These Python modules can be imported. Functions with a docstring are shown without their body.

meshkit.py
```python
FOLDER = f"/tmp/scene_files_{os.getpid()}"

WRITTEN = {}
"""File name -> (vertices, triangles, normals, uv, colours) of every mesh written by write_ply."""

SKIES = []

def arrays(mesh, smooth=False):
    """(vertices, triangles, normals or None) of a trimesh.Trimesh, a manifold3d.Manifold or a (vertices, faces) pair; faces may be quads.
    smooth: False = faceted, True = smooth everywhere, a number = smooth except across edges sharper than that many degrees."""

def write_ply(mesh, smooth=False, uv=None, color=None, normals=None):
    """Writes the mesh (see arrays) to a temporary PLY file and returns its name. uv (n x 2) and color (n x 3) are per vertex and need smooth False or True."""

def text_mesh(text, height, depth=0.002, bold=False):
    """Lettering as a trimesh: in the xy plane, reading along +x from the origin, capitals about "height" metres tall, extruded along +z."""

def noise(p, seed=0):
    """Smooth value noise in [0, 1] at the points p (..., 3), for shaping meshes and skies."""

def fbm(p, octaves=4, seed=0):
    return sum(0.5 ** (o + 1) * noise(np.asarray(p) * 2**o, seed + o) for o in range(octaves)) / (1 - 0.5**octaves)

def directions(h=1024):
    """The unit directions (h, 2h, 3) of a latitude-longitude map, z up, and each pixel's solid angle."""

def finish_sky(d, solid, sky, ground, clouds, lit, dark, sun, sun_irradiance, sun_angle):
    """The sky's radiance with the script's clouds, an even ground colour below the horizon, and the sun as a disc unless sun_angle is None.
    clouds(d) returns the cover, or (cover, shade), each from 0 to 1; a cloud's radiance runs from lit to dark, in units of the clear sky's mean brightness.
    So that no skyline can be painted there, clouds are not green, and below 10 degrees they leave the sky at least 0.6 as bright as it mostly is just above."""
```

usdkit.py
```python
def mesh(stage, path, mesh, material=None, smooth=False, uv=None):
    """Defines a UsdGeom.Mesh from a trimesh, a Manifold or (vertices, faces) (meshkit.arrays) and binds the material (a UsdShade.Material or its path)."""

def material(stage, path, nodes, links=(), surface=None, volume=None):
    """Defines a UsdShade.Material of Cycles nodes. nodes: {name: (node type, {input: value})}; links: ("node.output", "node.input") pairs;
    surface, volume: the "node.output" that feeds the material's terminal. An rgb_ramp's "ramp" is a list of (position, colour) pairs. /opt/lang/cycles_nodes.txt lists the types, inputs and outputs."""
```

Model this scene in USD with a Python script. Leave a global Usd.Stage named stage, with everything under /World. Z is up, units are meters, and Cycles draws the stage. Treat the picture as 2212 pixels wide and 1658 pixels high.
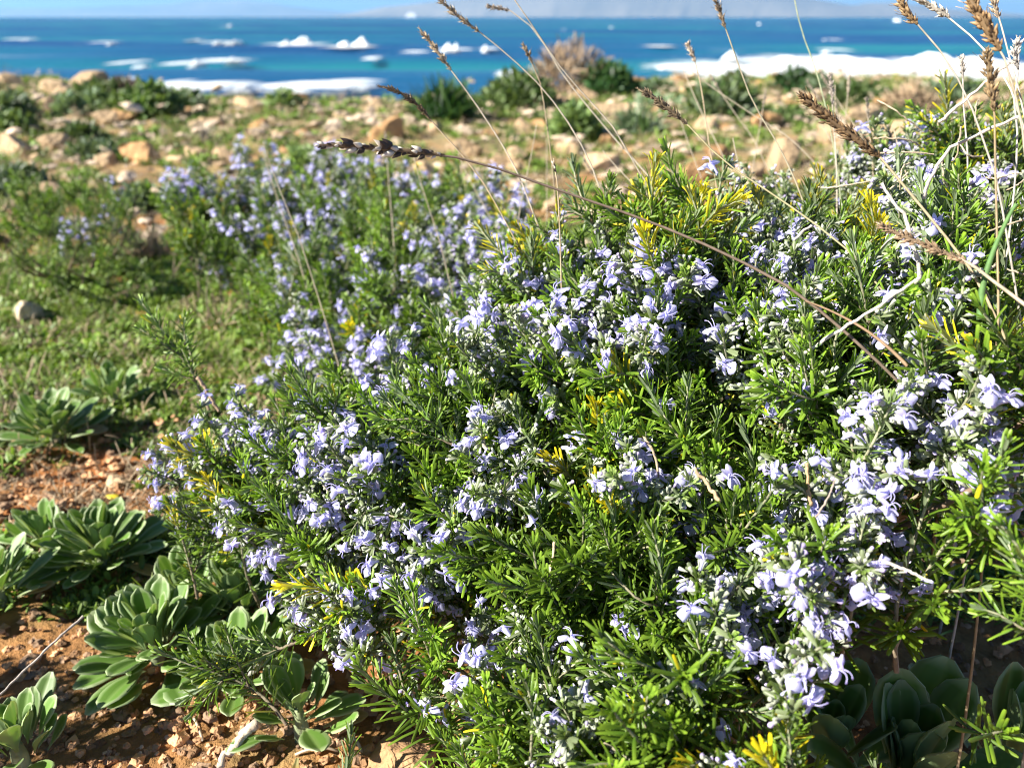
import math
import numpy as np
import usdkit
from pxr import Usd, UsdGeom, UsdLux, UsdShade, Gf, Sdf, Vt
from scipy.interpolate import RBFInterpolator
from scipy.spatial import cKDTree
from meshkit import fbm

stage = Usd.Stage.CreateInMemory()
UsdGeom.SetStageUpAxis(stage, 'Z')
UsdGeom.Xform.Define(stage, '/World')
UsdGeom.Scope.Define(stage, '/World/Looks')

# ------------------------------------------------------------------ camera, sky, sun, exposure
EYE = np.array([0.0, 0.0, 0.62])
PITCH = 24.5
FPX = 804.0                                   # focal length in pixels of the 1024 wide picture
FOCUS, OPENING = 0.61, 4.6                    # metres, millimetres
EXPOSURE = 1.5
SUN_AZ, SUN_EL = math.radians(-110), math.radians(34)
SUN_STRENGTH, SKY_STRENGTH = 1.25, 0.06
cam = UsdGeom.Camera.Define(stage, '/World/camera')
cam.CreateHorizontalApertureAttr(36.0)
cam.CreateVerticalApertureAttr(36.0 * 767 / 1024)
cam.CreateFocalLengthAttr(36.0 * FPX / 1024)
cam.CreateFStopAttr(36.0 * FPX / 1024 / OPENING)
cam.CreateFocusDistanceAttr(FOCUS)
cam.CreateClippingRangeAttr(Gf.Vec2f(0.02, 100000.0))
cam.CreateExposureAttr(EXPOSURE)
cam.AddTranslateOp().Set(Gf.Vec3d(*EYE))
cam.AddRotateXOp().Set(90 - PITCH)
dome = UsdLux.DomeLight.Define(stage, '/World/sky')
usdkit.material(stage, '/World/Looks/sky', {
    's': ('sky_texture', {'sky_type': 'single_scattering', 'sun_disc': False, 'sun_elevation': SUN_EL, 'sun_rotation': SUN_AZ, 'aerosol_density': 0.0, 'ozone_density': 4.0, 'air_density': 0.45}),
    'b': ('background_shader', {'strength': SKY_STRENGTH})}, [('s.color', 'b.color')], surface='b.background')
UsdShade.MaterialBindingAPI.Apply(dome.GetPrim()).Bind(UsdShade.Material.Get(stage, '/World/Looks/sky'))
dome.GetPrim().SetCustomDataByKey('kind', 'structure')
sun = UsdLux.DistantLight.Define(stage, '/World/sun')
sun.CreateIntensityAttr(SUN_STRENGTH)
sun.CreateAngleAttr(0.5)
sun.CreateNormalizeAttr(True)
sun.CreateColorAttr(Gf.Vec3f(1.0, 0.94, 0.84))
SUNDIR = np.array([math.sin(SUN_AZ) * math.cos(SUN_EL), math.cos(SUN_AZ) * math.cos(SUN_EL), math.sin(SUN_EL)])


def frame_from_z(z, spin=0.0):
    """3x3 whose columns are x, y, z with the third along z."""
    z = np.asarray(z, float) / np.linalg.norm(z)
    a = np.array([0, 0, 1.0]) if abs(z[2]) < 0.95 else np.array([1.0, 0, 0])
    x = np.cross(a, z)
    x /= np.linalg.norm(x)
    y = np.cross(z, x)
    c, s = math.cos(spin), math.sin(spin)
    return np.stack([x * c + y * s, -x * s + y * c, z], 1)


def gfm(R, t, s=1.0):
    m = np.eye(4)
    m[:3, :3] = (R * s).T
    m[3, :3] = t
    return Gf.Matrix4d(m.tolist())


sun.AddTransformOp().Set(gfm(frame_from_z(SUNDIR), (0, 0, 5)))

# ------------------------------------------------------------------ helpers
CP, SP = math.cos(math.radians(PITCH)), math.sin(math.radians(PITCH))
FWD, UP, RIGHT = np.array([0, CP, -SP]), np.array([0, SP, CP]), np.array([1.0, 0, 0])


def ray(px, py):
    """Direction through a point of the 2212 x 1658 view."""
    u, v = (px - 1106) / 2212 * 1024 / FPX, (py - 829) / 1658 * 767 / FPX
    d = RIGHT * u - UP * v + FWD
    return d / np.linalg.norm(d)


def at(px, py, r):
    return EYE + ray(px, py) * r


def on_plane(px, py, z=0.0):
    d = ray(px, py)
    return EYE + d * ((z - EYE[2]) / d[2])


def project(p):
    q = np.atleast_2d(p) - EYE
    w = q @ FWD
    return np.stack([1106 + (q @ RIGHT) / w * FPX * 2212 / 1024, 829 - (q @ UP) / w * FPX * 2212 / 1024], 1), w


names = {}


def numbered(parent, name):
    k = names.get((parent, name), 0)
    names[(parent, name)] = k + 1
    return f'{parent}/{name}' + (f'_{k:03d}' if k else '')


def tag(prim, label=None, cat=None, group=None, kind=None):
    p = prim.GetPrim() if hasattr(prim, 'GetPrim') else prim
    for k, v in (('label', label), ('category', cat), ('group', group), ('kind', kind)):
        if v:
            p.SetCustomDataByKey(k, v)
    return prim


def thing(name, label, cat, loc=(0, 0, 0), group=None, kind=None):
    x = UsdGeom.Xform.Define(stage, numbered('/World', name))
    x.AddTranslateOp().Set(Gf.Vec3d(*map(float, loc)))
    return tag(x, label, cat, group, kind)


def path_of(x):
    return str(x.GetPath()) if hasattr(x, 'GetPath') else x


class MB:
    """Collects pieces of one mesh with a colour per vertex."""

    def __init__(self):
        self.v, self.f, self.c, self.n = [], [], [], 0

    def add(self, v, f, c):
        v = np.asarray(v, float).reshape(-1, 3)
        c = np.asarray(c, float)
        self.v.append(v)
        self.f.append(np.asarray(f, int) + self.n)
        self.c.append(np.broadcast_to(c, v.shape) if c.ndim == 1 else c)
        self.n += len(v)
        return self

    def build(self, name, mat, parent='/World', loc=(0, 0, 0), smooth=True, path=None):
        v, f, c = np.vstack(self.v) - np.asarray(loc, float), np.vstack(self.f), np.vstack(self.c)
        if f.shape[1] == 4:
            f = np.vstack([f[:, [0, 1, 2]], f[:, [0, 2, 3]]])
        p = path or numbered(path_of(parent), name)
        m = usdkit.mesh(stage, p, (v, f), LOOK[mat], smooth=smooth)
        if smooth in (True, False):
            UsdGeom.PrimvarsAPI(m).CreatePrimvar('tint', Sdf.ValueTypeNames.Color3fArray, 'vertex').Set(Vt.Vec3fArray.FromNumpy(c.astype(np.float32)))
        return m


def tri(q):
    q = np.asarray(q)
    return np.vstack([q[:, [0, 1, 2]], q[:, [0, 2, 3]]])


def grid_faces(n, m, close=False):
    """Quads as triangles of an n x m grid of points; close joins the last column to the first."""
    i, j = np.meshgrid(np.arange(n - 1), np.arange(m if close else m - 1), indexing='ij')
    a, b = i * m + j, i * m + (j + 1) % m
    return tri(np.stack([a, b, b + m, a + m], -1).reshape(-1, 4))


def unit(a):
    return a / np.maximum(np.linalg.norm(a, axis=-1, keepdims=True), 1e-12)


def tube(mb, pts, rad, c, sides=5, cap=True):
    pts = np.asarray(pts, float)
    rad = np.broadcast_to(rad, len(pts))
    t = unit(np.gradient(pts, axis=0))
    a = np.array([0.31, 0.22, 0.92]) if abs(t[:, 2].mean()) < 0.8 else np.array([0.9, 0.3, 0.1])
    x = unit(np.cross(t, a))
    y = np.cross(t, x)
    w = np.linspace(0, 2 * np.pi, sides, endpoint=False)
    v = pts[:, None] + rad[:, None, None] * (x[:, None] * np.cos(w)[:, None] + y[:, None] * np.sin(w)[:, None])
    f = grid_faces(len(pts), sides, True)
    v = v.reshape(-1, 3)
    if cap:
        n = len(v)
        v = np.vstack([v, pts[-1:], pts[:1]])
        k = np.arange(sides)
        f = np.vstack([f, np.stack([n - sides + k, n - sides + (k + 1) % sides, np.full(sides, n)], 1), np.stack([(k + 1) % sides, k, np.full(sides, n + 1)], 1)])
    c = np.asarray(c, float)
    if c.ndim == 2 and len(c) == len(pts):
        c = np.repeat(c, sides, 0)
        if cap:
            c = np.vstack([c, c[-1:], c[:1]])
    mb.add(v, f, c)


def blades(mb, base, d, n, L, W, curl, c0, c1, T=(0, .28, .6, .9, 1.0), prof=(.55, 1, 1, .92, .45), arch=.34, yellow=None):
    """Many narrow leaves at once: base, direction d, upper face n, length L, width W (all arrays)."""
    N = len(base)
    T, prof = np.asarray(T), np.asarray(prof)
    d = unit(d)
    n = unit(n - (n * d).sum(1, keepdims=True) * d)
    s = np.cross(d, n)
    L, W, curl = (np.broadcast_to(np.asarray(a, float), N) for a in (L, W, curl))
    mid = base[:, None] + d[:, None] * (L[:, None] * T)[..., None] - n[:, None] * (curl[:, None] * L[:, None] * T ** 2)[..., None]
    h = (W[:, None] / 2 * prof)[..., None]
    v = np.stack([mid - s[:, None] * h - n[:, None] * h * arch, mid + n[:, None] * h * arch, mid + s[:, None] * h - n[:, None] * h * arch], 2)
    k = len(T)
    f1 = grid_faces(k, 3)
    f = (f1[None] + (np.arange(N) * k * 3)[:, None, None]).reshape(-1, 3)
    c0, c1 = np.broadcast_to(c0, (N, 3)), np.broadcast_to(c1, (N, 3))
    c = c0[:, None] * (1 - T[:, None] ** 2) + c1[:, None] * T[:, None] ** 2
    c = np.repeat(c[:, :, None], 3, 2)
    mb.add(v.reshape(-1, 3), f, c.reshape(-1, 3))


def lathe(rings, sides):
    """A unit body of revolution along z: rings = [(z, r)]; ends closed to points."""
    w = np.linspace(0, 2 * np.pi, sides, endpoint=False)
    v = np.array([[r * math.cos(a), r * math.sin(a), z] for z, r in rings for a in w])
    return v, grid_faces(len(rings), sides, True)


BUD = lathe([(0, .2), (.3, .62), (.75, 1.0), (1.0, .85), (.86, .2)], 6)
KNOB = lathe([(0, .3), (.35, .7), (.7, 1.0), (.92, .65), (1.0, .05)], 6)
SPIKE = lathe([(0, .15), (.3, 1.0), (.65, .7), (1.0, .03)], 5)


def stamp(mb, shape, pos, d, size, width, c, rng):
    """Copies of a small lathe body at pos along d."""
    v, f = shape
    N = len(pos)
    d = unit(d)
    a = rng.normal(size=(N, 3))
    x = unit(np.cross(d, a))
    y = np.cross(d, x)
    size, width = np.broadcast_to(size, N), np.broadcast_to(width, N)
    V = pos[:, None] + x[:, None] * (v[:, 0] * width[:, None])[..., None] + y[:, None] * (v[:, 1] * width[:, None])[..., None] + d[:, None] * (v[:, 2] * size[:, None])[..., None]
    F = (f[None] + (np.arange(N) * len(v))[:, None, None]).reshape(-1, 3)
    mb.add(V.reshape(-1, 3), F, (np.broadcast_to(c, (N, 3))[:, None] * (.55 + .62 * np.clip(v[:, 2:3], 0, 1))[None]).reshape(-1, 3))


def curve(points, n=12):
    """A smooth line through a few points."""
    p = np.asarray(points, float)
    t = np.r_[0, np.cumsum(np.linalg.norm(np.diff(p, axis=0), axis=1))]
    if len(p) > 2:
        from scipy.interpolate import PchipInterpolator
        g = PchipInterpolator(t, p)
    else:
        g = lambda x: p[0] + (p[1] - p[0]) * (np.asarray(x)[:, None] / t[-1])
    return g(np.linspace(0, t[-1], n))


# ------------------------------------------------------------------ materials
LOOK = {}


def look(name, nodes, links, surface='p.BSDF', volume=None):
    LOOK[name] = usdkit.material(stage, '/World/Looks/' + name, nodes, links, surface=surface, volume=volume)


def leafy(name, under, rough=.45, trans=.3, vary=.35, spec=.5, gain=(1.25, 1.25, .6)):
    """Leaf: its own tint above, a paler felted underside, some light let through."""
    look(name, {
        'a': ('attribute', {'attribute': 'tint'}), 'o': ('object_info', {}), 'g': ('geometry', {}),
        'r': ('map_range', {'from_min': 0., 'from_max': 1., 'to_min': 1 - vary, 'to_max': 1 + vary}), 'hv': ('hsv', {}),
        'mx': ('mix', {'color2': under}), 'p': ('principled_bsdf', {'roughness': rough, 'specular_ior_level': spec}),
        'tm': ('mix', {'mix_type': 'multiply', 'fac': 1., 'color2': gain}),
        't': ('translucent_bsdf', {}), 'mc': ('mix_closure', {'fac': trans})},
        [('o.random', 'r.value'), ('r.result', 'hv.value'),
         ('a.color', 'hv.color'), ('hv.color', 'mx.color1'), ('g.backfacing', 'mx.fac'), ('mx.color', 'p.base_color'), ('hv.color', 'tm.color1'), ('tm.color', 't.color'),
         ('p.BSDF', 'mc.closure1'), ('t.BSDF', 'mc.closure2')], surface='mc.closure')


leafy('needle', (.22, .28, .16))
leafy('broad_leaf', (.24, .34, .15), rough=.5, trans=.22, vary=.15)
leafy('petal', (.60, .60, .90), rough=.6, trans=.38, vary=.08, spec=.2, gain=(.9, .9, 1.1))
leafy('herb', (.08, .15, .04), rough=.5, trans=.3, vary=.45)


def plain(name, rough=.7, scale=60., lo=.75, hi=1.25, bump=.0, spec=.3, sheen=0., vary=.2, bscale=None):
    """Tint times noise, with a little relief."""
    look(name, {
        'a': ('attribute', {'attribute': 'tint'}), 'tc': ('texture_coordinate', {}), 'nz': ('noise_texture', {'scale': scale, 'detail': 4.}),
        'o': ('object_info', {}), 'r': ('map_range', {'to_min': 1 - vary, 'to_max': 1 + vary}), 'm2': ('math', {'math_type': 'multiply'}),
        'rn': ('map_range', {'from_min': .25, 'from_max': .75, 'to_min': lo, 'to_max': hi}), 'hv': ('hsv', {}),
        'n2': ('noise_texture', {'scale': bscale or scale * 2, 'detail': 5.}), 'b': ('bump', {'strength': bump, 'distance': .3 / scale}),
        'p': ('principled_bsdf', {'roughness': rough, 'specular_ior_level': spec, 'sheen_weight': sheen})},
        [('tc.object', 'nz.vector'), ('tc.object', 'n2.vector'), ('nz.fac', 'rn.value'), ('o.random', 'r.value'), ('r.result', 'm2.value1'), ('rn.result', 'm2.value2'), ('m2.value', 'hv.value'),
         ('a.color', 'hv.color'), ('hv.color', 'p.base_color')] + ([('n2.fac', 'b.height'), ('b.normal', 'p.normal')] if bump else []))


plain('felt', rough=.9, scale=400., sheen=.25, spec=.1)
plain('wood', rough=.8, scale=120., lo=.6, hi=1.3, bump=.5)
plain('straw', rough=.65, scale=150., lo=.7, hi=1.25)
plain('stone', rough=.9, scale=9., lo=.72, hi=1.2, bump=.9, bscale=30., spec=.2)
plain('paint', rough=.4, scale=.2, lo=.95, hi=1.05, vary=0.)
plain('rock_far', rough=1., scale=.0006, lo=.6, hi=1.4, vary=0., spec=0.)

look('soil', {
    'g': ('geometry', {}), 'n1': ('noise_texture', {'scale': 1.1, 'detail': 5.}), 'n2': ('noise_texture', {'scale': 45., 'detail': 6., 'roughness': .65}),
    'n3': ('noise_texture', {'scale': 7., 'detail': 4.}),
    'a': ('attribute', {'attribute': 'tint'}), 'rr': ('rgb_ramp', {'ramp': [(.3, (.55, .55, .55)), (.5, (1, 1, 1)), (.72, (1.5, 1.45, 1.4))]}),
    'm1': ('mix', {'mix_type': 'multiply', 'fac': 1.}), 'r3': ('rgb_ramp', {'ramp': [(.35, (1.15, .9, .75)), (.65, (.9, 1.05, 1.0))]}),
    'm2': ('mix', {'mix_type': 'multiply', 'fac': 1.}), 'b': ('bump', {'strength': 1., 'distance': .012}), 'p': ('principled_bsdf', {'roughness': .95, 'specular_ior_level': .1})},
    [('g.position', 'n1.vector'), ('g.position', 'n2.vector'), ('g.position', 'n3.vector'), ('n2.fac', 'rr.fac'), ('n3.fac', 'r3.fac'), ('a.color', 'm1.color1'), ('rr.color', 'm1.color2'),
     ('m1.color', 'm2.color1'), ('r3.color', 'm2.color2'), ('m2.color', 'p.base_color'), ('n2.fac', 'b.height'), ('b.normal', 'p.normal')])
look('water', {
    'g': ('geometry', {}), 'mp': ('mapping', {'scale': (.35, 1.0, 1.0)}), 'n1': ('noise_texture', {'scale': .35, 'detail': 6., 'roughness': .6}),
    'mq': ('mapping', {'scale': (.25, 1.0, 1.0)}), 'n2': ('noise_texture', {'scale': .045, 'detail': 3.}),
    'cr': ('rgb_ramp', {'ramp': [(.38, (.002, .035, .14)), (.5, (.003, .085, .18)), (.62, (.008, .17, .19))]}),
    'mf': ('mapping', {'scale': (.05, .22, 1.0)}), 'nf': ('noise_texture', {'scale': 1.0, 'detail': 7., 'roughness': .72}), 'fr': ('rgb_ramp', {'ramp': [(.62, (0, 0, 0)), (.72, (.5, .5, .5))]}), 'fm': ('mix', {'color2': (.5, .62, .72)}),
    'b': ('bump', {'strength': .7, 'distance': .5}), 'p': ('principled_bsdf', {'roughness': .28, 'ior': 1.33, 'specular_ior_level': .12})},
    [('g.position', 'mp.vector'), ('mp.vector', 'n1.vector'), ('g.position', 'mq.vector'), ('mq.vector', 'n2.vector'), ('n2.fac', 'cr.fac'), ('g.position', 'mf.vector'), ('mf.vector', 'nf.vector'), ('nf.fac', 'fr.fac'), ('fr.color', 'fm.fac'), ('cr.color', 'fm.color1'), ('fm.color', 'p.base_color'), ('n1.fac', 'b.height'), ('b.normal', 'p.normal')])
look('foam', {
    'g': ('geometry', {}), 'a': ('attribute', {'attribute': 'tint'}), 'sx': ('separate_color', {}), 'mp': ('mapping', {'scale': (.55, 1.0, 1.6)}), 'n': ('noise_texture', {'scale': 1.1, 'detail': 6., 'roughness': .68}),
    'r': ('rgb_ramp', {'ramp': [(.3, (.60, .70, .75)), (.6, (.88, .90, .90))]}), 'ad': ('math', {'math_type': 'add'}),
    'al': ('map_range', {'from_min': .62, 'from_max': .98, 'to_min': 0., 'to_max': 1., 'clamp': True}),
    'b': ('bump', {'strength': .6, 'distance': .3}), 'p': ('principled_bsdf', {'roughness': .9, 'specular_ior_level': .1}), 't': ('transparent_bsdf', {}), 'mc': ('mix_closure', {})},
    [('g.position', 'mp.vector'), ('mp.vector', 'n.vector'), ('n.fac', 'r.fac'), ('r.color', 'p.base_color'), ('n.fac', 'b.height'), ('b.normal', 'p.normal'), ('a.color', 'sx.color'), ('sx.r', 'ad.value1'), ('n.fac', 'ad.value2'),
     ('ad.value', 'al.value'), ('al.result', 'mc.fac'), ('t.BSDF', 'mc.closure1'), ('p.BSDF', 'mc.closure2')], surface='mc.closure')
LOOK['haze'] = usdkit.material(stage, '/World/Looks/haze', {'v': ('principled_volume', {'color': (.32, .64, 1.0), 'density': 0.00006, 'anisotropy': 0.2})}, volume='v.volume')

# ------------------------------------------------------------------ terrain
rng = np.random.default_rng(11)


def noise2(x, y, scale, seed=0):
    p = np.stack([np.asarray(x, float) * scale + seed * 17.3, np.asarray(y, float) * scale - seed * 9.1, np.zeros_like(np.asarray(x, float))], -1)
    return fbm(p.reshape(-1, 3)).reshape(np.shape(x))


EDGE_AZ = np.radians([-60, -34, -29, -25, -21, -15, -8, 0, 5, 10, 20, 34, 60])
EDGE_R = np.array([11, 10.0, 9.8, 8.4, 7.0, 6.5, 6.5, 6.8, 7.6, 8.6, 9.2, 9.4, 11])
SEA_Z = -1.5


def edge_r(az):
    return np.interp(az, EDGE_AZ, EDGE_R)


def ground_z(x, y):
    x, y = np.asarray(x, float), np.asarray(y, float)
    r = np.hypot(x, y)
    az = np.arctan2(x, y)
    z = .035 * noise2(x, y, 1.6, 1) * np.clip(r / 1.5, .3, 1) + .010 * noise2(x, y, 9, 2) + .06 * noise2(x, y, .5, 3) * np.clip((r - 2) / 3, 0, 1)
    over = np.clip(r - edge_r(az) - .25 * noise2(x, y, 1.2, 4), 0, None)
    z = z - np.where(np.abs(az) < 1.2, np.clip(over * .9, 0, 2.6), 0)
    return z


GZ = lambda x, y: float(ground_z(np.array([x]), np.array([y]))[0])


def on_ground(px, py):
    p = on_plane(px, py)
    for _ in range(4):
        p = on_plane(px, py, GZ(p[0], p[1]))
    return p


rad = np.concatenate([[.02], np.geomspace(.12, 4, 120), np.geomspace(4.1, 16, 90)])
azs = np.concatenate([np.linspace(-math.pi, -1.0, 60, endpoint=False), np.linspace(-1.0, 1.0, 240, endpoint=False), np.linspace(1.0, math.pi, 60, endpoint=False)])
RR, AA = np.meshgrid(rad, azs, indexing='ij')
X, Y = RR * np.sin(AA), RR * np.cos(AA)
Z = ground_z(X, Y)
fine = .006 * noise2(X, Y, 38, 5) * (RR < 3)
red, tan, olive = np.array([.30, .14, .06]), np.array([.42, .31, .20]), np.array([.23, .21, .10])
mixn = np.clip(.5 + 1.4 * noise2(X, Y, .9, 7), 0, 1)[..., None]
far = np.clip((RR - 2.2) / 2, 0, 1)[..., None]
col = (red * .75 + olive * .25) * (1 - far) + far * (tan * (1 - mixn * .6) + olive * mixn * .6)
bare = np.exp(-(((X + .62) / .16) ** 2 + ((Y - .93) / .16) ** 2))[..., None]
col = col * (1 - bare) + np.array([.34, .15, .06]) * bare
ground = MB().add(np.stack([X, Y, Z + fine], -1).reshape(-1, 3), grid_faces(len(rad), len(azs), True), col.reshape(-1, 3)).build('ground', 'soil')
tag(ground, 'red brown stony soil of the flat coastal ground', kind='structure')

# ------------------------------------------------------------------ sea, breakers, hills, ship, haze
sr = np.geomspace(9, 400, 170)
sa = np.linspace(-1.15, 1.15, 170)
RR, AA = np.meshgrid(sr, sa, indexing='ij')
X, Y = RR * np.sin(AA), RR * np.cos(AA)
swell = .22 * np.sin(Y * .42 + 1.2 * noise2(X, Y, .05, 2)) * np.clip((RR - 15) / 20, 0, 1) * (1 - np.clip((RR - 250) / 150, 0, 1)) + .12 * noise2(X, Y, .22, 6) * (1 - np.clip((RR - 250) / 150, 0, 1))
sv = np.stack([X, Y, SEA_Z + swell], -1).reshape(-1, 3)
sf = grid_faces(len(sr), len(sa))
rim = sv.reshape(len(sr), len(sa), 3)[-1]
out = rim.copy()
out[:, :2] *= 65
out[:, 2] = rim[:, 2] = SEA_Z
sv.reshape(len(sr), len(sa), 3)[-1] = rim
sea = MB().add(sv, sf, (0, .1, .2)).add(np.vstack([rim, out]), grid_faces(2, len(sa)), (0, .1, .2)).build('sea', 'water')
tag(sea, 'deep blue choppy sea reaching to the horizon', kind='structure')


def breaker(px, py, w, h, depth=None, seed=0, name='breaker'):
    """White water on a wave: a ragged torn ridge with a wash of thin foam around it; w and h in view pixels."""
    r_ = np.random.default_rng(900 + seed)
    c = on_plane(px, py + h * .4, SEA_Z)
    dist = np.linalg.norm(c - EYE)
    k = 2212 / 1024 * FPX
    W, H = w / k * dist, h / k * dist
    D = depth or max(H * 2.5, 1.8)
    m = MB()
    n = max(2, int(W / 3.5)) if W < 40 else int(W / 5)
    for q in range(n):
        t = r_.uniform(-.46, .46) if n > 2 else r_.uniform(-.25, .25)
        size = (1 - .8 * abs(t * 2) ** 1.5)
        ww, dd, hh = W * r_.uniform(.22, .5), D * r_.uniform(.5, 1.0), H * r_.uniform(.5, .8) * size
        a, b = np.meshgrid(np.linspace(-1, 1, 26), np.linspace(-1, 1, 10), indexing='ij')
        prof = np.clip(1 - np.abs(a) ** 1.5, 0, 1) * np.clip(1 - b ** 2, 0, 1) ** .7
        x, y = a * ww / 2 + t * W, b * dd / 2 + r_.normal(0, .12) * D
        z = prof * hh * (.7 + .9 * noise2(x + seed * 31, y + q, 5. / max(ww, 2), seed)) - .04
        y = y + .4 * dd * noise2(x + seed * 7, x * 0, 3.2 / max(ww, 2), seed + 1)
        cov = np.clip(prof * 1.5, 0, 1)
        m.add(np.stack([c[0] + x, c[1] + y, SEA_Z + z], -1).reshape(-1, 3), grid_faces(26, 10)[:, ::-1], np.repeat(cov.reshape(-1, 1), 3, 1))
    a, b = np.meshgrid(np.linspace(-1, 1, 30), np.linspace(-1, 1, 12), indexing='ij')
    x, y = a * W * .62, b * D * 1.5 - D * .5
    prof = np.clip(1 - a ** 2 - b ** 2, 0, 1)
    z = .26 + .05 * prof
    m.add(np.stack([c[0] + x, c[1] + y, SEA_Z + z], -1).reshape(-1, 3), grid_faces(30, 12)[:, ::-1], np.repeat((prof * .42).reshape(-1, 1), 3, 1))
    return m.build(name, 'foam', sea)


WAVES = [(650, 92, 128, 26), (765, 97, 112, 28), (982, 105, 78, 25), (1057, 105, 44, 22), (432, 88, 34, 16), (478, 92, 60, 14), (513, 92, 26, 14), (495, 56, 22, 10), (420, 141, 80, 18), (490, 133, 110, 22),
         (270, 184, 60, 12), (385, 190, 80, 20), (470, 190, 190, 26), (670, 196, 190, 12), (770, 190, 130, 14), (1480, 148, 170, 18), (1600, 128, 90, 30), (1540, 152, 260, 16),
         (1760, 132, 330, 26), (1900, 148, 380, 30), (2080, 140, 330, 30), (2200, 150, 200, 26), (1700, 155, 300, 22), (1216, 64, 14, 8), (1792, 88, 30, 9), (1935, 44, 16, 8), (1790, 112, 60, 10), (300, 143, 50, 8), (240, 95, 46, 8), (1420, 105, 70, 7), (1160, 176, 60, 26), (1100, 168, 60, 10),
         (1320, 60, 12, 6), (60, 88, 60, 6), (1640, 52, 10, 6), (900, 118, 60, 8), (810, 133, 40, 8)]
for i, (px, py, w, h) in enumerate(WAVES):
    breaker(px, py, w, h, seed=i, depth=None if i not in (18, 19, 20, 22, 17) else 8.0)


def hills(profile, D, seed, name, label):
    """A mountain range across the water; profile = [(px, py)] of its skyline."""
    px = np.linspace(profile[0][0], profile[-1][0], 170)
    py = np.interp(px, [p[0] for p in profile], [p[1] for p in profile])
    k = 2212 / 1024 * FPX
    h = np.clip((38 - py) / k * D, 0, None)
    az = (px - 1106) / k / CP
    rows = []
    prof = np.array([0, .28, .55, .82, 1.0, .7, .2, -.05])
    dep = np.array([0, .02, .05, .09, .12, .17, .24, .3]) * D
    for j, (q, dd) in enumerate(zip(prof, dep)):
        n = noise2(px * .02, px * 0 + j * 1.7, 1.0, seed) + .5 * noise2(px * .07, px * 0 + j * 2.9, 1.0, seed + 1)
        z = h * q * (1 + (.35 * n if j not in (0, 4) else .05 * n))
        rows.append(np.stack([az * (D + dd), np.full_like(az, D) + dd + 400 * n, z + SEA_Z - (3 if j in (0, 7) else 0)], -1))
    v = np.stack(rows).reshape(-1, 3)
    c = np.clip(np.array([.20, .17, .13]) * (1 + .3 * noise2(v[:, 0] * .002, v[:, 1] * .002, 1., seed))[:, None], 0.02, 1)
    tag(MB().add(v, grid_faces(8, len(px))[:, ::-1], c).build(name, 'rock_far'), label, kind='structure')


hills([(770, 38), (830, 27), (880, 17), (960, 8), (1060, -2), (1180, -12), (1300, -18), (1420, -16), (1500, -12), (1580, -6), (1640, 2), (1720, 14), (1790, 10), (1850, 16), (1930, 24), (2040, 33), (2110, 38)], 15000, 3, 'mountains', 'hazy blue mountains across the sea under the sky')
hills([(-250, 38), (-60, 26), (120, 22), (300, 20), (440, 16), (540, 8), (620, 6), (690, 14), (790, 27), (900, 34), (1000, 38)], 24000, 8, 'mountains', 'faint far mountain ridge beyond the nearer mountains')

sc = on_plane(890, 38.6, SEA_Z)
sc = np.array([sc[0] / sc[1] * 4300, 4300, SEA_Z])
ship = thing('ship', 'white passenger ship far out on the sea horizon', 'ship', sc)


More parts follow.
